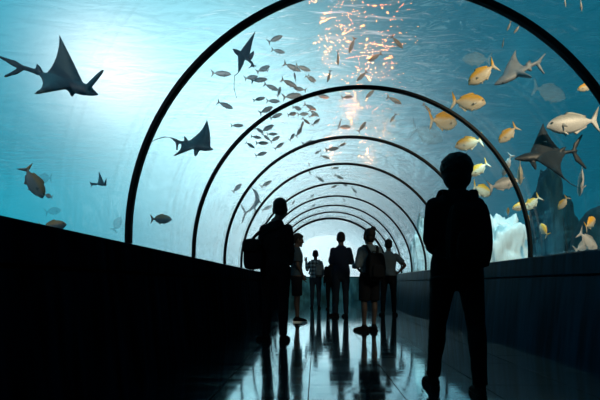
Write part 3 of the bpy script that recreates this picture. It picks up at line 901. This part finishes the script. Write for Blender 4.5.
# ---------------------------------------------------------------- warm fish lamp and added fill spots over the tank
def spot(name, loc, target, power, c, ang, size=0.15, blend=0.6):
    l = bpy.data.lights.new(name, 'SPOT'); l.energy = power; l.color = c; l.spot_size = R(ang); l.spot_blend = blend; l.shadow_soft_size = size
    o = bpy.data.objects.new(name, l); col.objects.link(o)
    o.location = loc
    o.rotation_euler = (Vector(target) - Vector(loc)).to_track_quat('-Z', 'Y').to_euler()
spot('warm_fish_lamp', (3.9, 0.8, 4.75), (3.7, 5.8, 2.4), 900, (1.0, 0.84, 0.56), 68)
spot('patch_fill', (3.2, 6.9, 4.7), (3.45, 8.6, 1.2), 420, (0.45, 0.9, 1.0), 46)  # added unseen spot that brightens the near reflection stand-in
spot('patch_fill', (3.2, 11.5, 4.7), (3.2, 14.2, 1.5), 420, (0.45, 0.9, 1.0), 34)  # added likewise for the farther stand-in
spot('shoal_fill', (-0.6, 0.6, 4.72), (-0.8, 8.0, 4.1), 420, (0.80, 0.95, 1.0), 40)  # unseen cool fill added to lift the grey shoal
spot('left_fill', (-2.3, 0.0, 4.72), (-2.8, 4.2, 2.0), 120, (0.85, 0.95, 1.0), 62)  # unseen fill added to brighten the ray and fish at left
spot('warm_fish_fill', (0.8, 0.4, 4.72), (0.75, 8.0, 4.35), 420, (1.0, 0.72, 0.40), 26)  # unseen warm fill added for the tan fish; makes no glints
# ---------------------------------------------------------------- people
M_SKIN = principled('skin', (0.035, 0.024, 0.020), 0.6, 0.25)
M_HAIR = principled('dark_hair', (0.004, 0.004, 0.005), 0.7, 0.15)
def cloth(name, c): return principled(name, c, 0.9, 0.05, noise_amt=0.25, nscale=25)
C_BLACK = cloth('black_cloth', (0.004, 0.005, 0.007))
C_NAVY = cloth('navy_cloth', (0.006, 0.010, 0.020))
C_TEAL = cloth('grey_blue_cloth', (0.05, 0.075, 0.095))
C_DENIM = cloth('dark_denim', (0.012, 0.022, 0.035))
C_SHOE = cloth('black_shoe', (0.005, 0.005, 0.006))
M_SOLE = principled('white_sole', (0.6, 0.65, 0.65), 0.6, 0.3)
M_DEVICE = principled('dark_phone', (0.01, 0.01, 0.012), 0.3, 0.5)

def plaid():
    m, nt, out = new_mat('plaid_cloth')
    L = nt.links.new
    b = N(nt, 'ShaderNodeBsdfPrincipled'); b.inputs['Roughness'].default_value = 0.9; b.inputs['Specular IOR Level'].default_value = 0.05
    tc = N(nt, 'ShaderNodeTexCoord'); sp = N(nt, 'ShaderNodeSeparateXYZ'); L(tc.outputs['Object'], sp.inputs[0])
    outs = []
    for k in (0, 2):
        a = N(nt, 'ShaderNodeMath', operation='MULTIPLY'); a.inputs[1].default_value = 9.0; L(sp.outputs[k], a.inputs[0])
        f = N(nt, 'ShaderNodeMath', operation='FRACT'); L(a.outputs[0], f.inputs[0])
        g = N(nt, 'ShaderNodeMath', operation='GREATER_THAN'); g.inputs[1].default_value = 0.5; L(f.outputs[0], g.inputs[0])
        outs.append(g.outputs[0])
    ad = N(nt, 'ShaderNodeMath', operation='ADD'); L(outs[0], ad.inputs[0]); L(outs[1], ad.inputs[1])
    cr = N(nt, 'ShaderNodeValToRGB'); cr.color_ramp.interpolation = 'CONSTANT'
    cr.color_ramp.elements[0].color = (0.012, 0.02, 0.03, 1)
    cr.color_ramp.elements[1].position = 0.4; cr.color_ramp.elements[1].color = (0.06, 0.10, 0.13, 1)
    e = cr.color_ramp.elements.new(0.8); e.color = (0.18, 0.27, 0.32, 1)
    dv = N(nt, 'ShaderNodeMath', operation='MULTIPLY'); dv.inputs[1].default_value = 0.5; L(ad.outputs[0], dv.inputs[0])
    L(dv.outputs[0], cr.inputs[0]); L(cr.outputs[0], b.inputs['Base Color']); L(b.outputs[0], out.inputs[0])
    return m
C_PLAID = plaid()

V = Vector
def hand(bm, wrist, fdir, palm_n, sg, spread=0.0, curl=0.35):
    """palm, four unequal bent fingers and a thumb leaving the side of the palm"""
    f = V(fdir).normalized(); n = V(palm_n); n = (n - f * n.dot(f)).normalized()
    s = f.cross(n).normalized() * sg      # towards the thumb
    w = V(wrist)
    loft(bm, [(w, 0.026, 0.021), (w + f * 0.035, 0.036, 0.017), (w + f * 0.075, 0.041, 0.015), (w + f * 0.092, 0.038, 0.013)], side=s, n=12)
    for k, (o_, l_) in enumerate(((0.029, 0.068), (0.010, 0.078), (-0.010, 0.072), (-0.029, 0.056))):
        p = w + f * 0.088 + s * o_
        d = (f + s * (o_ * (2.0 + spread * 8))).normalized()
        pts = [p]
        for j, q in enumerate((0.42, 0.33, 0.25)):
            d = (d + n * curl * (0.8 if j == 0 else 1.0)).normalized()
            pts.append(pts[-1] + d * l_ * q)
        loft(bm, [(pts[0], 0.0088, 0.0088), (pts[1], 0.0085, 0.0085), (pts[2], 0.0078, 0.0078), (pts[3], 0.0068, 0.0068)], side=s, n=8)
    p = w + f * 0.03 + s * 0.030
    d1 = (f * 0.75 + s * 0.65 + n * 0.25).normalized(); d2 = (f * 0.95 + s * 0.25 + n * 0.35).normalized()
    loft(bm, [(p, 0.013, 0.013), (p + d1 * 0.038, 0.0105, 0.0105), (p + d1 * 0.038 + d2 * 0.03, 0.0085, 0.0085)], side=n, n=8)

def head(bm, c, yaw, tilt=0.0):
    """skull, jaw, nose, lips, brow and ears; faces +Y turned by yaw"""
    rot = Matrix.Rotation(yaw, 3, 'Z') @ Matrix.Rotation(tilt, 3, 'X')
    T = lambda x, y, z: c + rot @ V((x * 1.07, y * 1.05, z * 1.07))
    b2 = bmesh.new()
    ball(b2, (0, -0.012, 0.035), (0.076, 0.096, 0.088), 20)
    ball(b2, (0, 0.012, -0.015), (0.066, 0.078, 0.090), 20)
    ball(b2, (0, 0.035, -0.070), (0.046, 0.050, 0.045), 16)          # jaw
    ball(b2, (0, 0.072, -0.098), (0.020, 0.017, 0.016), 12)          # chin
    ball(b2, (0, 0.088, 0.022), (0.050, 0.012, 0.012), 12)           # brow
    loft(b2, [(V((0, 0.086, 0.010)), 0.009, 0.012), (V((0, 0.100, -0.018)), 0.012, 0.014), (V((0, 0.098, -0.028)), 0.016, 0.011)], n=10)
    ball(b2, (0, 0.083, -0.058), (0.024, 0.012, 0.006), 10); ball(b2, (0, 0.082, -0.067), (0.021, 0.012, 0.007), 10)
    for s in (1, -1):
        ball(b2, (s * 0.031, 0.078, 0.004), (0.013, 0.010, 0.010), 10)
        ball(b2, (s * 0.050, 0.050, -0.025), (0.022, 0.026, 0.022), 10)
        loft(b2, [(V((s * 0.074, 0.000, -0.035)), 0.008, 0.012), (V((s * 0.081, -0.006, -0.008)), 0.008, 0.018), (V((s * 0.082, -0.010, 0.020)), 0.007, 0.016)], side=(1, 0, 0), n=10)
    for v in b2.verts: v.co = T(*v.co)
    tm = bpy.data.meshes.new('t'); b2.to_mesh(tm); b2.free(); bm.from_mesh(tm); bpy.data.meshes.remove(tm)
    return T

def lerp(a, b, t): return V(a).lerp(V(b), t)

def leg_secs(J, s, e=0.0, k=1.0):
    hip, kn, an = V(J['hip' + s]), V(J['knee' + s]), V(J['ankle' + s])
    return [(hip + V((0, 0, 0.02)), 0.088 * k + e, 0.098 * k + e), (lerp(hip, kn, 0.35), 0.078 * k + e, 0.086 * k + e), (lerp(hip, kn, 0.75), 0.060 * k + e, 0.066 * k + e),
            (kn, 0.052 * k + e, 0.056 * k + e), (lerp(kn, an, 0.28) + V((0, -0.012, 0)), 0.052 * k + e, 0.058 * k + e), (lerp(kn, an, 0.65), 0.040 * k + e, 0.043 * k + e), (an, 0.034 * k + e, 0.038 * k + e)]

def arm_secs(J, s, e=0.0):
    sh, el, wr = V(J['sh' + s]), V(J['el' + s]), V(J['wr' + s])
    return [(sh, 0.050 + e, 0.052 + e), (lerp(sh, el, 0.45), 0.046 + e, 0.048 + e), (el, 0.037 + e, 0.039 + e)], \
           [(el, 0.037 + e, 0.039 + e), (lerp(el, wr, 0.3), 0.039 + e, 0.038 + e), (lerp(el, wr, 0.75), 0.029 + e, 0.027 + e), (wr, 0.025 + e, 0.021 + e)]

def torso_secs(J, e=0.0, w=1.0, lo=0.86, hi=1.47):
    pz = V(J['pelvis']); ch = V(J['chest'])
    tab = [(0.86, 0.150, 0.105), (0.92, 0.168, 0.118), (1.00, 0.155, 0.108), (1.09, 0.140, 0.098), (1.20, 0.158, 0.110), (1.31, 0.166, 0.112), (1.375, 0.156, 0.098), (1.42, 0.118, 0.082), (1.455, 0.080, 0.066), (1.475, 0.062, 0.058)]
    out = []
    for z, a, b in tab:
        if z < lo - 0.001 or z > hi + 0.01: continue
        t = min(1, max(0, (z - 0.90) / 0.45))
        c = pz.lerp(ch, t)
        out.append((V((c.x, c.y, z)), a * w + e, b * w + e))
    return out

BASE = dict(pelvis=(0, 0, 0.93), chest=(0, 0.0, 1.33), neck=(0, -0.005, 1.47), head=(0, 0.02, 1.625),
            hipL=(-0.092, 0, 0.90), hipR=(0.092, 0, 0.90), kneeL=(-0.10, 0.015, 0.49), kneeR=(0.10, 0.015, 0.49), ankleL=(-0.105, -0.01, 0.085), ankleR=(0.105, -0.01, 0.085),
            shL=(-0.160, -0.005, 1.385), shR=(0.160, -0.005, 1.385), elL=(-0.205, -0.01, 1.12), elR=(0.205, -0.01, 1.12), wrL=(-0.205, 0.07, 0.89), wrR=(0.205, 0.07, 0.89),
            toeL=8, toeR=-8, headyaw=0, headtilt=0)

def shoe(J, s, parent, mat, sole=None):
    an = V(J['ankle' + s]); yw = R(J['toe' + s])
    d = V((-math.sin(yw), math.cos(yw), 0)); sd = V((d.y, -d.x, 0))
    drop = V((0, 0, an.z - 0.085))
    g = V((an.x, an.y, 0)) + V((0, 0, drop.z))
    bm = bmesh.new()
    loft(bm, [(g - d * 0.055 + V((0, 0, 0.045)), 0.032, 0.038), (g + V((0, 0, 0.052)), 0.038, 0.048), (g + d * 0.07 + V((0, 0, 0.042)), 0.043, 0.037), (g + d * 0.14 + V((0, 0, 0.033)), 0.046, 0.027), (g + d * 0.175 + V((0, 0, 0.029)), 0.036, 0.020)], side=sd, n=14)
    loft(bm, [(g + V((0, 0, 0.05)), 0.040, 0.046), (g + V((0, 0, 0.10)), 0.041, 0.046)], side=sd, n=14)
    me = remesh(bm, 'shoe', 0.009, 4)
    for v in me.vertices:
        if v.co.z < g.z + 0.012: v.co.z = g.z + 0.012
    o = link('shoe', me, mat, parent)
    bm = bmesh.new()
    pts = []
    for t, w in ((-0.085, 0.022), (-0.05, 0.036), (0.0, 0.037), (0.06, 0.043), (0.12, 0.049), (0.165, 0.043), (0.197, 0.024)):
        pts.append((t, w))
    ol = [g + d * t + sd * w for t, w in pts] + [g + d * t - sd * w for t, w in reversed(pts)]
    skin_rings(bm, [[p + V((0, 0, z)) for p in ol] for z in (0.0, 0.022)])
    link('sole', mesh_from(bm, 'sole'), sole or mat, o, False)

def person(label, foot, rz, H, J=None, top=None, bottom=None, topname='jacket', bottomname='trousers', hem=0.86, bottomto='ankle', sleeve='wrist', loose=0.016,
           hair='short', sole=None, hands=True, w=1.0, grp='visitors in the tunnel', build='full', extra=None, curl=0.35, fing=None, hoodie=False, legk=1.0):
    j = dict(BASE); j.update(J or {})
    root = empty('person', foot, rz)
    tag(root, label, 'person', grp)
    # --- body, one surface
    bm = bmesh.new()
    loft(bm, torso_secs(j, 0, w), n=20)
    loft(bm, [(V(j['neck']) - V((0, 0, 0.05)), 0.062, 0.062), (V(j['neck']) + V((0, 0.004, 0.03)), 0.054, 0.056), (V(j['head']) - V((0, 0.012, 0.05)), 0.052, 0.056)], n=14)
    for s in 'LR':
        loft(bm, leg_secs(j, s, 0, legk), n=14)
        u, f = arm_secs(j, s)
        loft(bm, u, n=12); loft(bm, f, n=12)
        sgx = -1 if s == 'L' else 1
        ball(bm, V(j['sh' + s]), (0.052, 0.056, 0.050), 12)
        an = V(j['ankle' + s]); yw = R(j['toe' + s]); d = V((-math.sin(yw), math.cos(yw), 0))
        loft(bm, [(an, 0.034, 0.038), (an - V((0, 0, 0.04)) - d * 0.015, 0.030, 0.035), (an - V((0, 0, 0.052)) + d * 0.06, 0.034, 0.026), (an - V((0, 0, 0.060)) + d * 0.13, 0.036, 0.016)], side=(d.y, -d.x, 0), n=10)
        fd = (fing or {}).get(s) or ((V(j['wr' + s]) - V(j['el' + s])).normalized(), (-sgx, 0.2, 0), sgx * 1)
        hand(bm, V(j['wr' + s]), fd[0], fd[1], fd[2], curl=fd[3] if len(fd) > 3 else curl, spread=fd[4] if len(fd) > 4 else 0)
    T = head(bm, V(j['head']), R(j['headyaw']), R(j['headtilt']))
    link('body', remesh(bm, 'body', 0.0065 if V(foot).y < 9 else 0.008, 3), M_SKIN, root)
    # --- trousers / shorts / skirt
    if bottom is not None:
        bm = bmesh.new()
        loft(bm, torso_secs(j, 0.012, w, 0.86, 1.02), n=20)
        for s in 'LR':
            L_ = leg_secs(j, s, 0.013, legk)
            if bottomto == 'ankle':
                L_[-1] = (L_[-1][0] + V((0, 0, 0.0)), 0.052, 0.058); L_[-2] = (L_[-2][0], 0.056, 0.061); 
                hip, kn, an = [V(j[q + s]) for q in ('hip', 'knee', 'ankle')]
            elif bottomto == 'knee':
                hip, kn = V(j['hip' + s]), V(j['knee' + s])
                L_ = [(hip, 0.105, 0.115), (lerp(hip, kn, 0.5), 0.098, 0.105), (lerp(hip, kn, 0.92), 0.092, 0.100)]
            loft(bm, L_, n=16, round_ends=False)
        if bottomto == 'skirt':
            pass
        link(bottomname, remesh(bm, bottomname, 0.010, 3, wrinkle=0.004), bottom, root)
    # --- jacket / shirt
    bm = bmesh.new()
    S = torso_secs(j, loose, w, max(0.86, hem), 1.475)
    if hem < 0.86:
        c = S[0][0]
        S = [(V((c.x, c.y, hem)), S[0][1] + 0.022, S[0][2] + 0.03)] + S
    S[-1] = (S[-1][0], S[-1][1] + 0.0, S[-1][2])
    loft(bm, S, n=20, round_ends=False)
    for s in 'LR':
        u, f = arm_secs(j, s, loose * 0.85)
        ball(bm, V(j['sh' + s]), (0.050 + loose * 0.7, 0.056 + loose, 0.048 + loose * 0.6), 12)
        if sleeve == 'wrist': loft(bm, u, n=12); loft(bm, f, n=12)
        elif sleeve == 'elbow': loft(bm, [u[0], (lerp(u[0][0], u[2][0], 0.75), u[1][1] + 0.012, u[1][2] + 0.012)], n=12, round_ends=False)
    if hoodie:
        nk = V(j['neck'])
        loft(bm, [(nk + V((-0.10, 0.02, -0.02)), 0.03, 0.035), (nk + V((-0.06, -0.075, -0.015)), 0.035, 0.045), (nk + V((0.06, -0.075, -0.015)), 0.035, 0.045), (nk + V((0.10, 0.02, -0.02)), 0.03, 0.035)], side=(0, 0, 1), n=12)
    else:
        nk = V(j['neck'])
        loft(bm, [(nk + V((0, 0, -0.05)), 0.078, 0.074), (nk + V((0, 0.002, 0.015)), 0.066, 0.066)], n=16, round_ends=False)
    link(topname, remesh(bm, topname, 0.0095, 3, wrinkle=0.006), top, root)
    # --- hair
    bm = bmesh.new()
    b2 = bmesh.new()
    if hair == 'short':
        ball(b2, (0, -0.022, 0.048), (0.083, 0.098, 0.089), 20); ball(b2, (0, -0.060, -0.010), (0.066, 0.050, 0.060), 14)
        for q in range(26):
            a = q * 2.4; r_ = math.sqrt((q + 0.5) / 26)
            ball(b2, (0.066 * r_ * math.cos(a), -0.020 + 0.08 * r_ * math.sin(a), 0.048 + 0.082 * math.sqrt(max(0, 1 - 0.8 * r_ * r_))), 0.016, 8)
        for s in (1, -1): ball(b2, (s * 0.073, 0.010, 0.020), (0.010, 0.025, 0.035), 10)
        ball(b2, (0, 0.055, 0.085), (0.060, 0.035, 0.030), 12)
    elif hair == 'bun':
        ball(b2, (0, -0.020, 0.042), (0.088, 0.106, 0.096), 20); ball(b2, (0, -0.055, -0.030), (0.075, 0.055, 0.075), 14)
        ball(b2, (0.034, -0.070, 0.122), (0.046, 0.046, 0.044), 14)
        for q in range(8):
            a = q * PI / 4
            ball(b2, (0.034 + 0.030 * math.cos(a), -0.070 + 0.028 * math.sin(a), 0.130), 0.018, 8)
        for s in (1, -1): ball(b2, (s * 0.078, 0.015, -0.010), (0.012, 0.03, 0.06), 10)
    elif hair == 'bob':
        ball(b2, (0, -0.020, 0.038), (0.110, 0.118, 0.106), 24); ball(b2, (0, -0.035, -0.030), (0.096, 0.090, 0.092), 20)
        ball(b2, (0, -0.048, -0.085), (0.066, 0.052, 0.060), 14)
        for q in range(40):
            a = q * 2.4; z_ = 1 - 1.35 * (q + 0.5) / 40; r_ = math.sqrt(max(0, 1 - z_ * z_))
            y_ = -0.020 + 0.112 * r_ * math.sin(a)
            if y_ < 0.05: ball(b2, (0.103 * r_ * math.cos(a), y_, 0.038 + 0.098 * z_), 0.013, 8)
    for v in b2.verts: v.co = T(*v.co)
    tm = bpy.data.meshes.new('t'); b2.to_mesh(tm); b2.free(); bm.from_mesh(tm); bpy.data.meshes.remove(tm)
    link('hair', remesh(bm, 'hair', 0.0075, 2, wrinkle=0.003, wscale=40), M_HAIR, root)
    for s in 'LR': shoe(j, s, root, C_SHOE, sole)
    if extra: extra(root, j)
    k = H / 1.75
    root.scale = (k, k, k)
    return root, j

def ground(px, py):
    """the floor point seen at a pixel"""
    z = CAM_H * FPX / (py - VPY)
    return V(((px - VPX) / FPX * z, z, 0))

def bag_mesh(parent, c, sx, sy, sz, mat, seed=0, pocket=True, rz=0.0, name='pack_body'):
    bm = bmesh.new()
    bmesh.ops.create_cube(bm, size=1)
    bmesh.ops.subdivide_edges(bm, edges=bm.edges[:], cuts=7, use_grid_fill=True)
    off = V((seed * 2.3, seed, 0))
    for v in bm.verts:
        p = v.co * 2
        r_ = 1 - 0.10 * (abs(p.x) ** 3 + abs(p.z) ** 3) / 2
        n_ = 1 + 0.05 * noise.noise(p * 1.3 + off)
        v.co = V((p.x * sx / 2 * (1 - 0.16 * abs(p.z) ** 4 - 0.05 * p.z) * n_, p.y * sy / 2 * (1 - 0.30 * (abs(p.x) ** 4 + abs(p.z) ** 4) / 2) * n_, p.z * sz / 2 * (1 - 0.10 * abs(p.x) ** 4) * n_))
    bmesh.ops.transform(bm, matrix=Matrix.Translation(c) @ Matrix.Rotation(rz, 4, 'Z'), verts=bm.verts)
    o = link(name, mesh_from(bm, name), mat, parent)
    return o

def strap(parent, pts, wdt, thick, mat, name='strap', side=(1, 0, 0)):
    bm = bmesh.new()
    # smooth the path
    P_ = [V(p) for p in pts]
    for _ in range(2):
        q = [P_[0]]
        for a, b in zip(P_[:-1], P_[1:]): q += [a.lerp(b, 0.25), a.lerp(b, 0.75)]
        P_ = q + [P_[-1]]
    loft(bm, [(p, wdt / 2, thick / 2) for p in P_], side=side, n=8)
    return link(name, mesh_from(bm, name), mat, parent)

def backpack(label, foot, rz, k, c, size, mat, shx=0.10, sh_z=1.475, tilt=0, grp='bags carried by the visitors', y_front=0.13, rzb=0.0):
    """pack on a back: body, front pocket, top handle and two shoulder straps"""
    root = empty('backpack', foot, rz)
    root.scale = (k, k, k)
    tag(root, label, 'backpack', grp)
    cx, cy_, cz = c
    sx, sy, sz = size
    bag_mesh(root, V(c), sx, sy, sz, mat, 1, rz=rzb)
    bag_mesh(root, V((cx, cy_ - sy / 2 - 0.012, cz - sz * 0.17)), sx * 0.76, 0.07, sz * 0.46, mat, 2, name='front_pocket', rz=rzb)
    strap(root, [(cx - 0.04, cy_ + sy * 0.3, cz + sz / 2 - 0.02), (cx - 0.03, cy_ + sy * 0.3, cz + sz / 2 + 0.035), (cx + 0.03, cy_ + sy * 0.3, cz + sz / 2 + 0.035), (cx + 0.04, cy_ + sy * 0.3, cz + sz / 2 - 0.02)], 0.02, 0.012, mat, 'top_handle', side=(0, 1, 0))
    for s in (1, -1):
        x = s * shx
        yb = cy_ + sy / 2
        strap(root, [(cx + s * sx * 0.22, yb - 0.03, cz + sz / 2 - 0.03), (x, -0.105, sh_z - 0.05), (x * 1.05, -0.075, sh_z - 0.008), (x * 1.1, -0.01, sh_z + 0.004), (x * 1.12, 0.055, sh_z - 0.03), (x * 1.3, y_front, sh_z - 0.12), (x * 1.5, y_front + 0.015, sh_z - 0.24),
                     (x * 1.75, y_front - 0.03, sh_z - 0.36), (s * 0.205, 0.0, sh_z - 0.44), (cx + s * sx * 0.45, yb - 0.02, cz - sz * 0.36)], 0.052, 0.014, mat, 'shoulder_strap')
    return root

# nearest visitor: stands with feet apart, back to the camera
H1 = 1.61; k1 = H1 / 1.75
f1 = V(((456.5 - VPX) / FPX * 3.04, 3.04, 0))
person('person nearest the camera with thick short hair and a backpack, seen from behind', f1, 0, H1,
       dict(ankleL=(-0.125, 0.17, 0.085), ankleR=(0.115, -0.16, 0.085), kneeL=(-0.112, 0.10, 0.49), kneeR=(0.122, -0.055, 0.49), toeL=4, toeR=-6,
            elL=(-0.195, -0.02, 1.12), wrL=(-0.10, 0.20, 1.16), elR=(0.170, -0.02, 1.08), wrR=(0.13, 0.20, 1.06), shL=(-0.158, 0, 1.36), shR=(0.140, 0, 1.36), head=(0.0, 0.02, 1.605)),
       C_BLACK, C_BLACK, hem=0.83, loose=0.026, hair='bob', w=1.0,
       fing={'L': ((0.7, 0.6, 0.35), (0, 0.4, 1), -1, 0.4), 'R': ((-0.7, 0.6, 0.3), (0, 0.4, 1), 1, 0.4)})
backpack('black backpack on the back of the nearest person', f1, 0, k1, (0.02, -0.20, 1.125), (0.275, 0.15, 0.46), C_BLACK)

# man with a shoulder bag, left
H2 = 1.80; k2 = H2 / 1.75
f2 = ground(275.5, 341.5)
person('man in dark jacket with a shoulder bag, second nearest, standing left of centre', f2, 0, H2,
       dict(ankleL=(-0.12, 0.02, 0.085), ankleR=(0.095, -0.03, 0.085), toeL=38, toeR=-14, elL=(-0.17, -0.02, 1.11), wrL=(-0.16, 0.12, 0.92), elR=(0.185, 0.0, 1.11), wrR=(0.16, 0.17, 0.98), shL=(-0.135, 0, 1.385), shR=(0.150, 0, 1.385),
            head=(0.055, 0.02, 1.625), neck=(0.03, -0.005, 1.475)), C_BLACK, C_BLACK, hem=0.88, loose=0.020, hair='short', w=0.98)
bg = empty('shoulder_bag', f2); bg.scale = (k2, k2, k2)
tag(bg, 'black shoulder bag hanging at the left side of the man in the dark jacket', 'bag', 'bags carried by the visitors')
bag_mesh(bg, V((-0.255, -0.16, 1.065)), 0.20, 0.24, 0.36, C_BLACK, 3, name='bag_body')
bag_mesh(bg, V((-0.262, -0.185, 1.16)), 0.21, 0.25, 0.16, C_BLACK, 4, name='bag_flap')
strap(bg, [(-0.28, -0.26, 1.20), (-0.17, -0.165, 1.35), (0.02, -0.15, 1.38), (0.09, -0.10, 1.43), (0.10, -0.02, 1.45), (0.08, 0.09, 1.40), (-0.08, 0.155, 1.28), (-0.25, 0.10, 1.16), (-0.285, -0.05, 1.19)], 0.045, 0.012, C_BLACK, side=(0.3, 0, 1))

# man in shorts, turned to the right
H3 = 1.69
f3 = ground(296.5, 322)
person('man in shorts and pale-soled shoes facing right, partly behind the man with the bag', f3, R(-82), H3,
       dict(ankleL=(-0.07, 0.02, 0.085), ankleR=(0.075, 0.01, 0.085), kneeL=(-0.085, 0.03, 0.49), kneeR=(0.085, 0.0, 0.49), elL=(-0.22, 0.02, 1.14), wrL=(-0.12, 0.12, 0.94), elR=(0.20, 0.0, 1.12), wrR=(0.12, 0.12, 0.92),
            headtilt=-8, head=(0, 0.035, 1.62)), cloth('dark_slate_cloth', (0.02, 0.034, 0.045)), C_BLACK, topname='shirt', bottomname='shorts', hem=0.88, bottomto='knee', sleeve='elbow', sole=M_SOLE,
       fing={'R': ((-0.2, 0.3, -1), (0, 1, 0.2), -1, 0.35)})

# visitor in plaid shirt, far, waving hand
H4 = 1.72; f4 = ground(315.5, 308.5)
person('person in a plaid shirt with left hand raised, farthest, left of the centre man', f4, 0, H4,
       dict(elL=(-0.255, 0.10, 1.18), wrL=(-0.285, 0.20, 1.43), elR=(0.225, 0.0, 1.13), wrR=(0.19, 0.14, 0.98), ankleL=(-0.105, 0.03, 0.085), ankleR=(0.10, -0.02, 0.085)),
       C_PLAID, C_DENIM, topname='shirt', hem=0.90, sleeve='wrist', hair='short',
       fing={'L': ((-0.15, 0.1, 1), (0, 1, 0), 1, 0.05, 1.2)})
b4 = backpack('small grey backpack on the right shoulder of the person in plaid', f4, 0, H4 / 1.75, (0.12, -0.20, 1.14), (0.26, 0.14, 0.36), cloth('grey_bag_cloth', (0.06, 0.085, 0.10)))

# dark slim visitor half hidden by the centre man
H5 = 1.50; f5 = ground(331, 309.5)
person('slim person in black half hidden behind the man with folded arms', f5, R(8), H5,
       dict(wrL=(-0.215, 0.08, 0.90), ankleL=(-0.09, 0.02, 0.085), ankleR=(0.08, -0.02, 0.085)), C_BLACK, C_BLACK, hem=0.88, hair='short', w=0.94)

# man with folded arms, centre
H6 = 1.86; f6 = ground(341, 317)
person('man in dark top with arms folded, standing in the middle of the tunnel', f6, R(4), H6,
       dict(elL=(-0.205, 0.02, 1.14), wrL=(0.02, 0.20, 1.20), elR=(0.235, 0.03, 1.14), wrR=(-0.02, 0.225, 1.17), ankleL=(-0.11, 0.02, 0.085), ankleR=(0.10, -0.04, 0.085), toeL=50, toeR=10),
       C_NAVY, cloth('dark_trouser_cloth', (0.007, 0.012, 0.020)), topname='sweater', hem=0.89, hair='short', w=1.06, loose=0.02,
       fing={'L': ((1, 0.05, 0.05), (0, -1, 0), -1, 0.25), 'R': ((-1, 0.05, 0.05), (0, -1, 0), 1, 0.25)})

# woman with a bun, backpack and knee-length shorts
H7 = 1.58; f7 = ground(369.5, 331)
person('woman with hair in a bun, grey top and knee-length dark shorts', f7, R(22), H7,
       dict(ankleL=(-0.085, 0.03, 0.085), ankleR=(0.085, 0.0, 0.085), toeL=40, toeR=15, elL=(-0.235, 0.0, 1.12), wrL=(-0.20, 0.19, 1.12), elR=(0.225, 0.0, 1.12), wrR=(0.18, 0.18, 1.02), headyaw=12),
       C_TEAL, C_BLACK, topname='top', bottomname='shorts', hem=0.95, bottomto='knee', sleeve='wrist', hair='bun', w=1.05, loose=0.022)
backpack('black backpack worn by the woman with the bun', f7, R(22), H7 / 1.75, (0.0, -0.21, 1.10), (0.30, 0.16, 0.46), C_BLACK)

# man with a hand on his hip, right
H8 = 1.75; f8 = ground(388.5, 315.5)
person('man in grey shirt with right hand on hip, right of the woman with the bun', f8, R(-4), H8,
       dict(ankleL=(-0.13, 0.0, 0.085), ankleR=(0.13, 0.0, 0.085), kneeL=(-0.12, 0.015, 0.49), kneeR=(0.12, 0.015, 0.49), elR=(0.375, -0.04, 1.16), wrR=(0.235, 0.05, 1.00), elL=(-0.24, 0.02, 1.14), wrL=(-0.18, 0.16, 1.0), toeL=15, toeR=-22),
       C_TEAL, C_BLACK, topname='shirt', hem=0.92, sleeve='elbow', hair='short', w=1.0, loose=0.02,
       fing={'R': ((-0.7, 0.6, -0.35), (-0.6, -0.2, 0), 1, 0.3)})
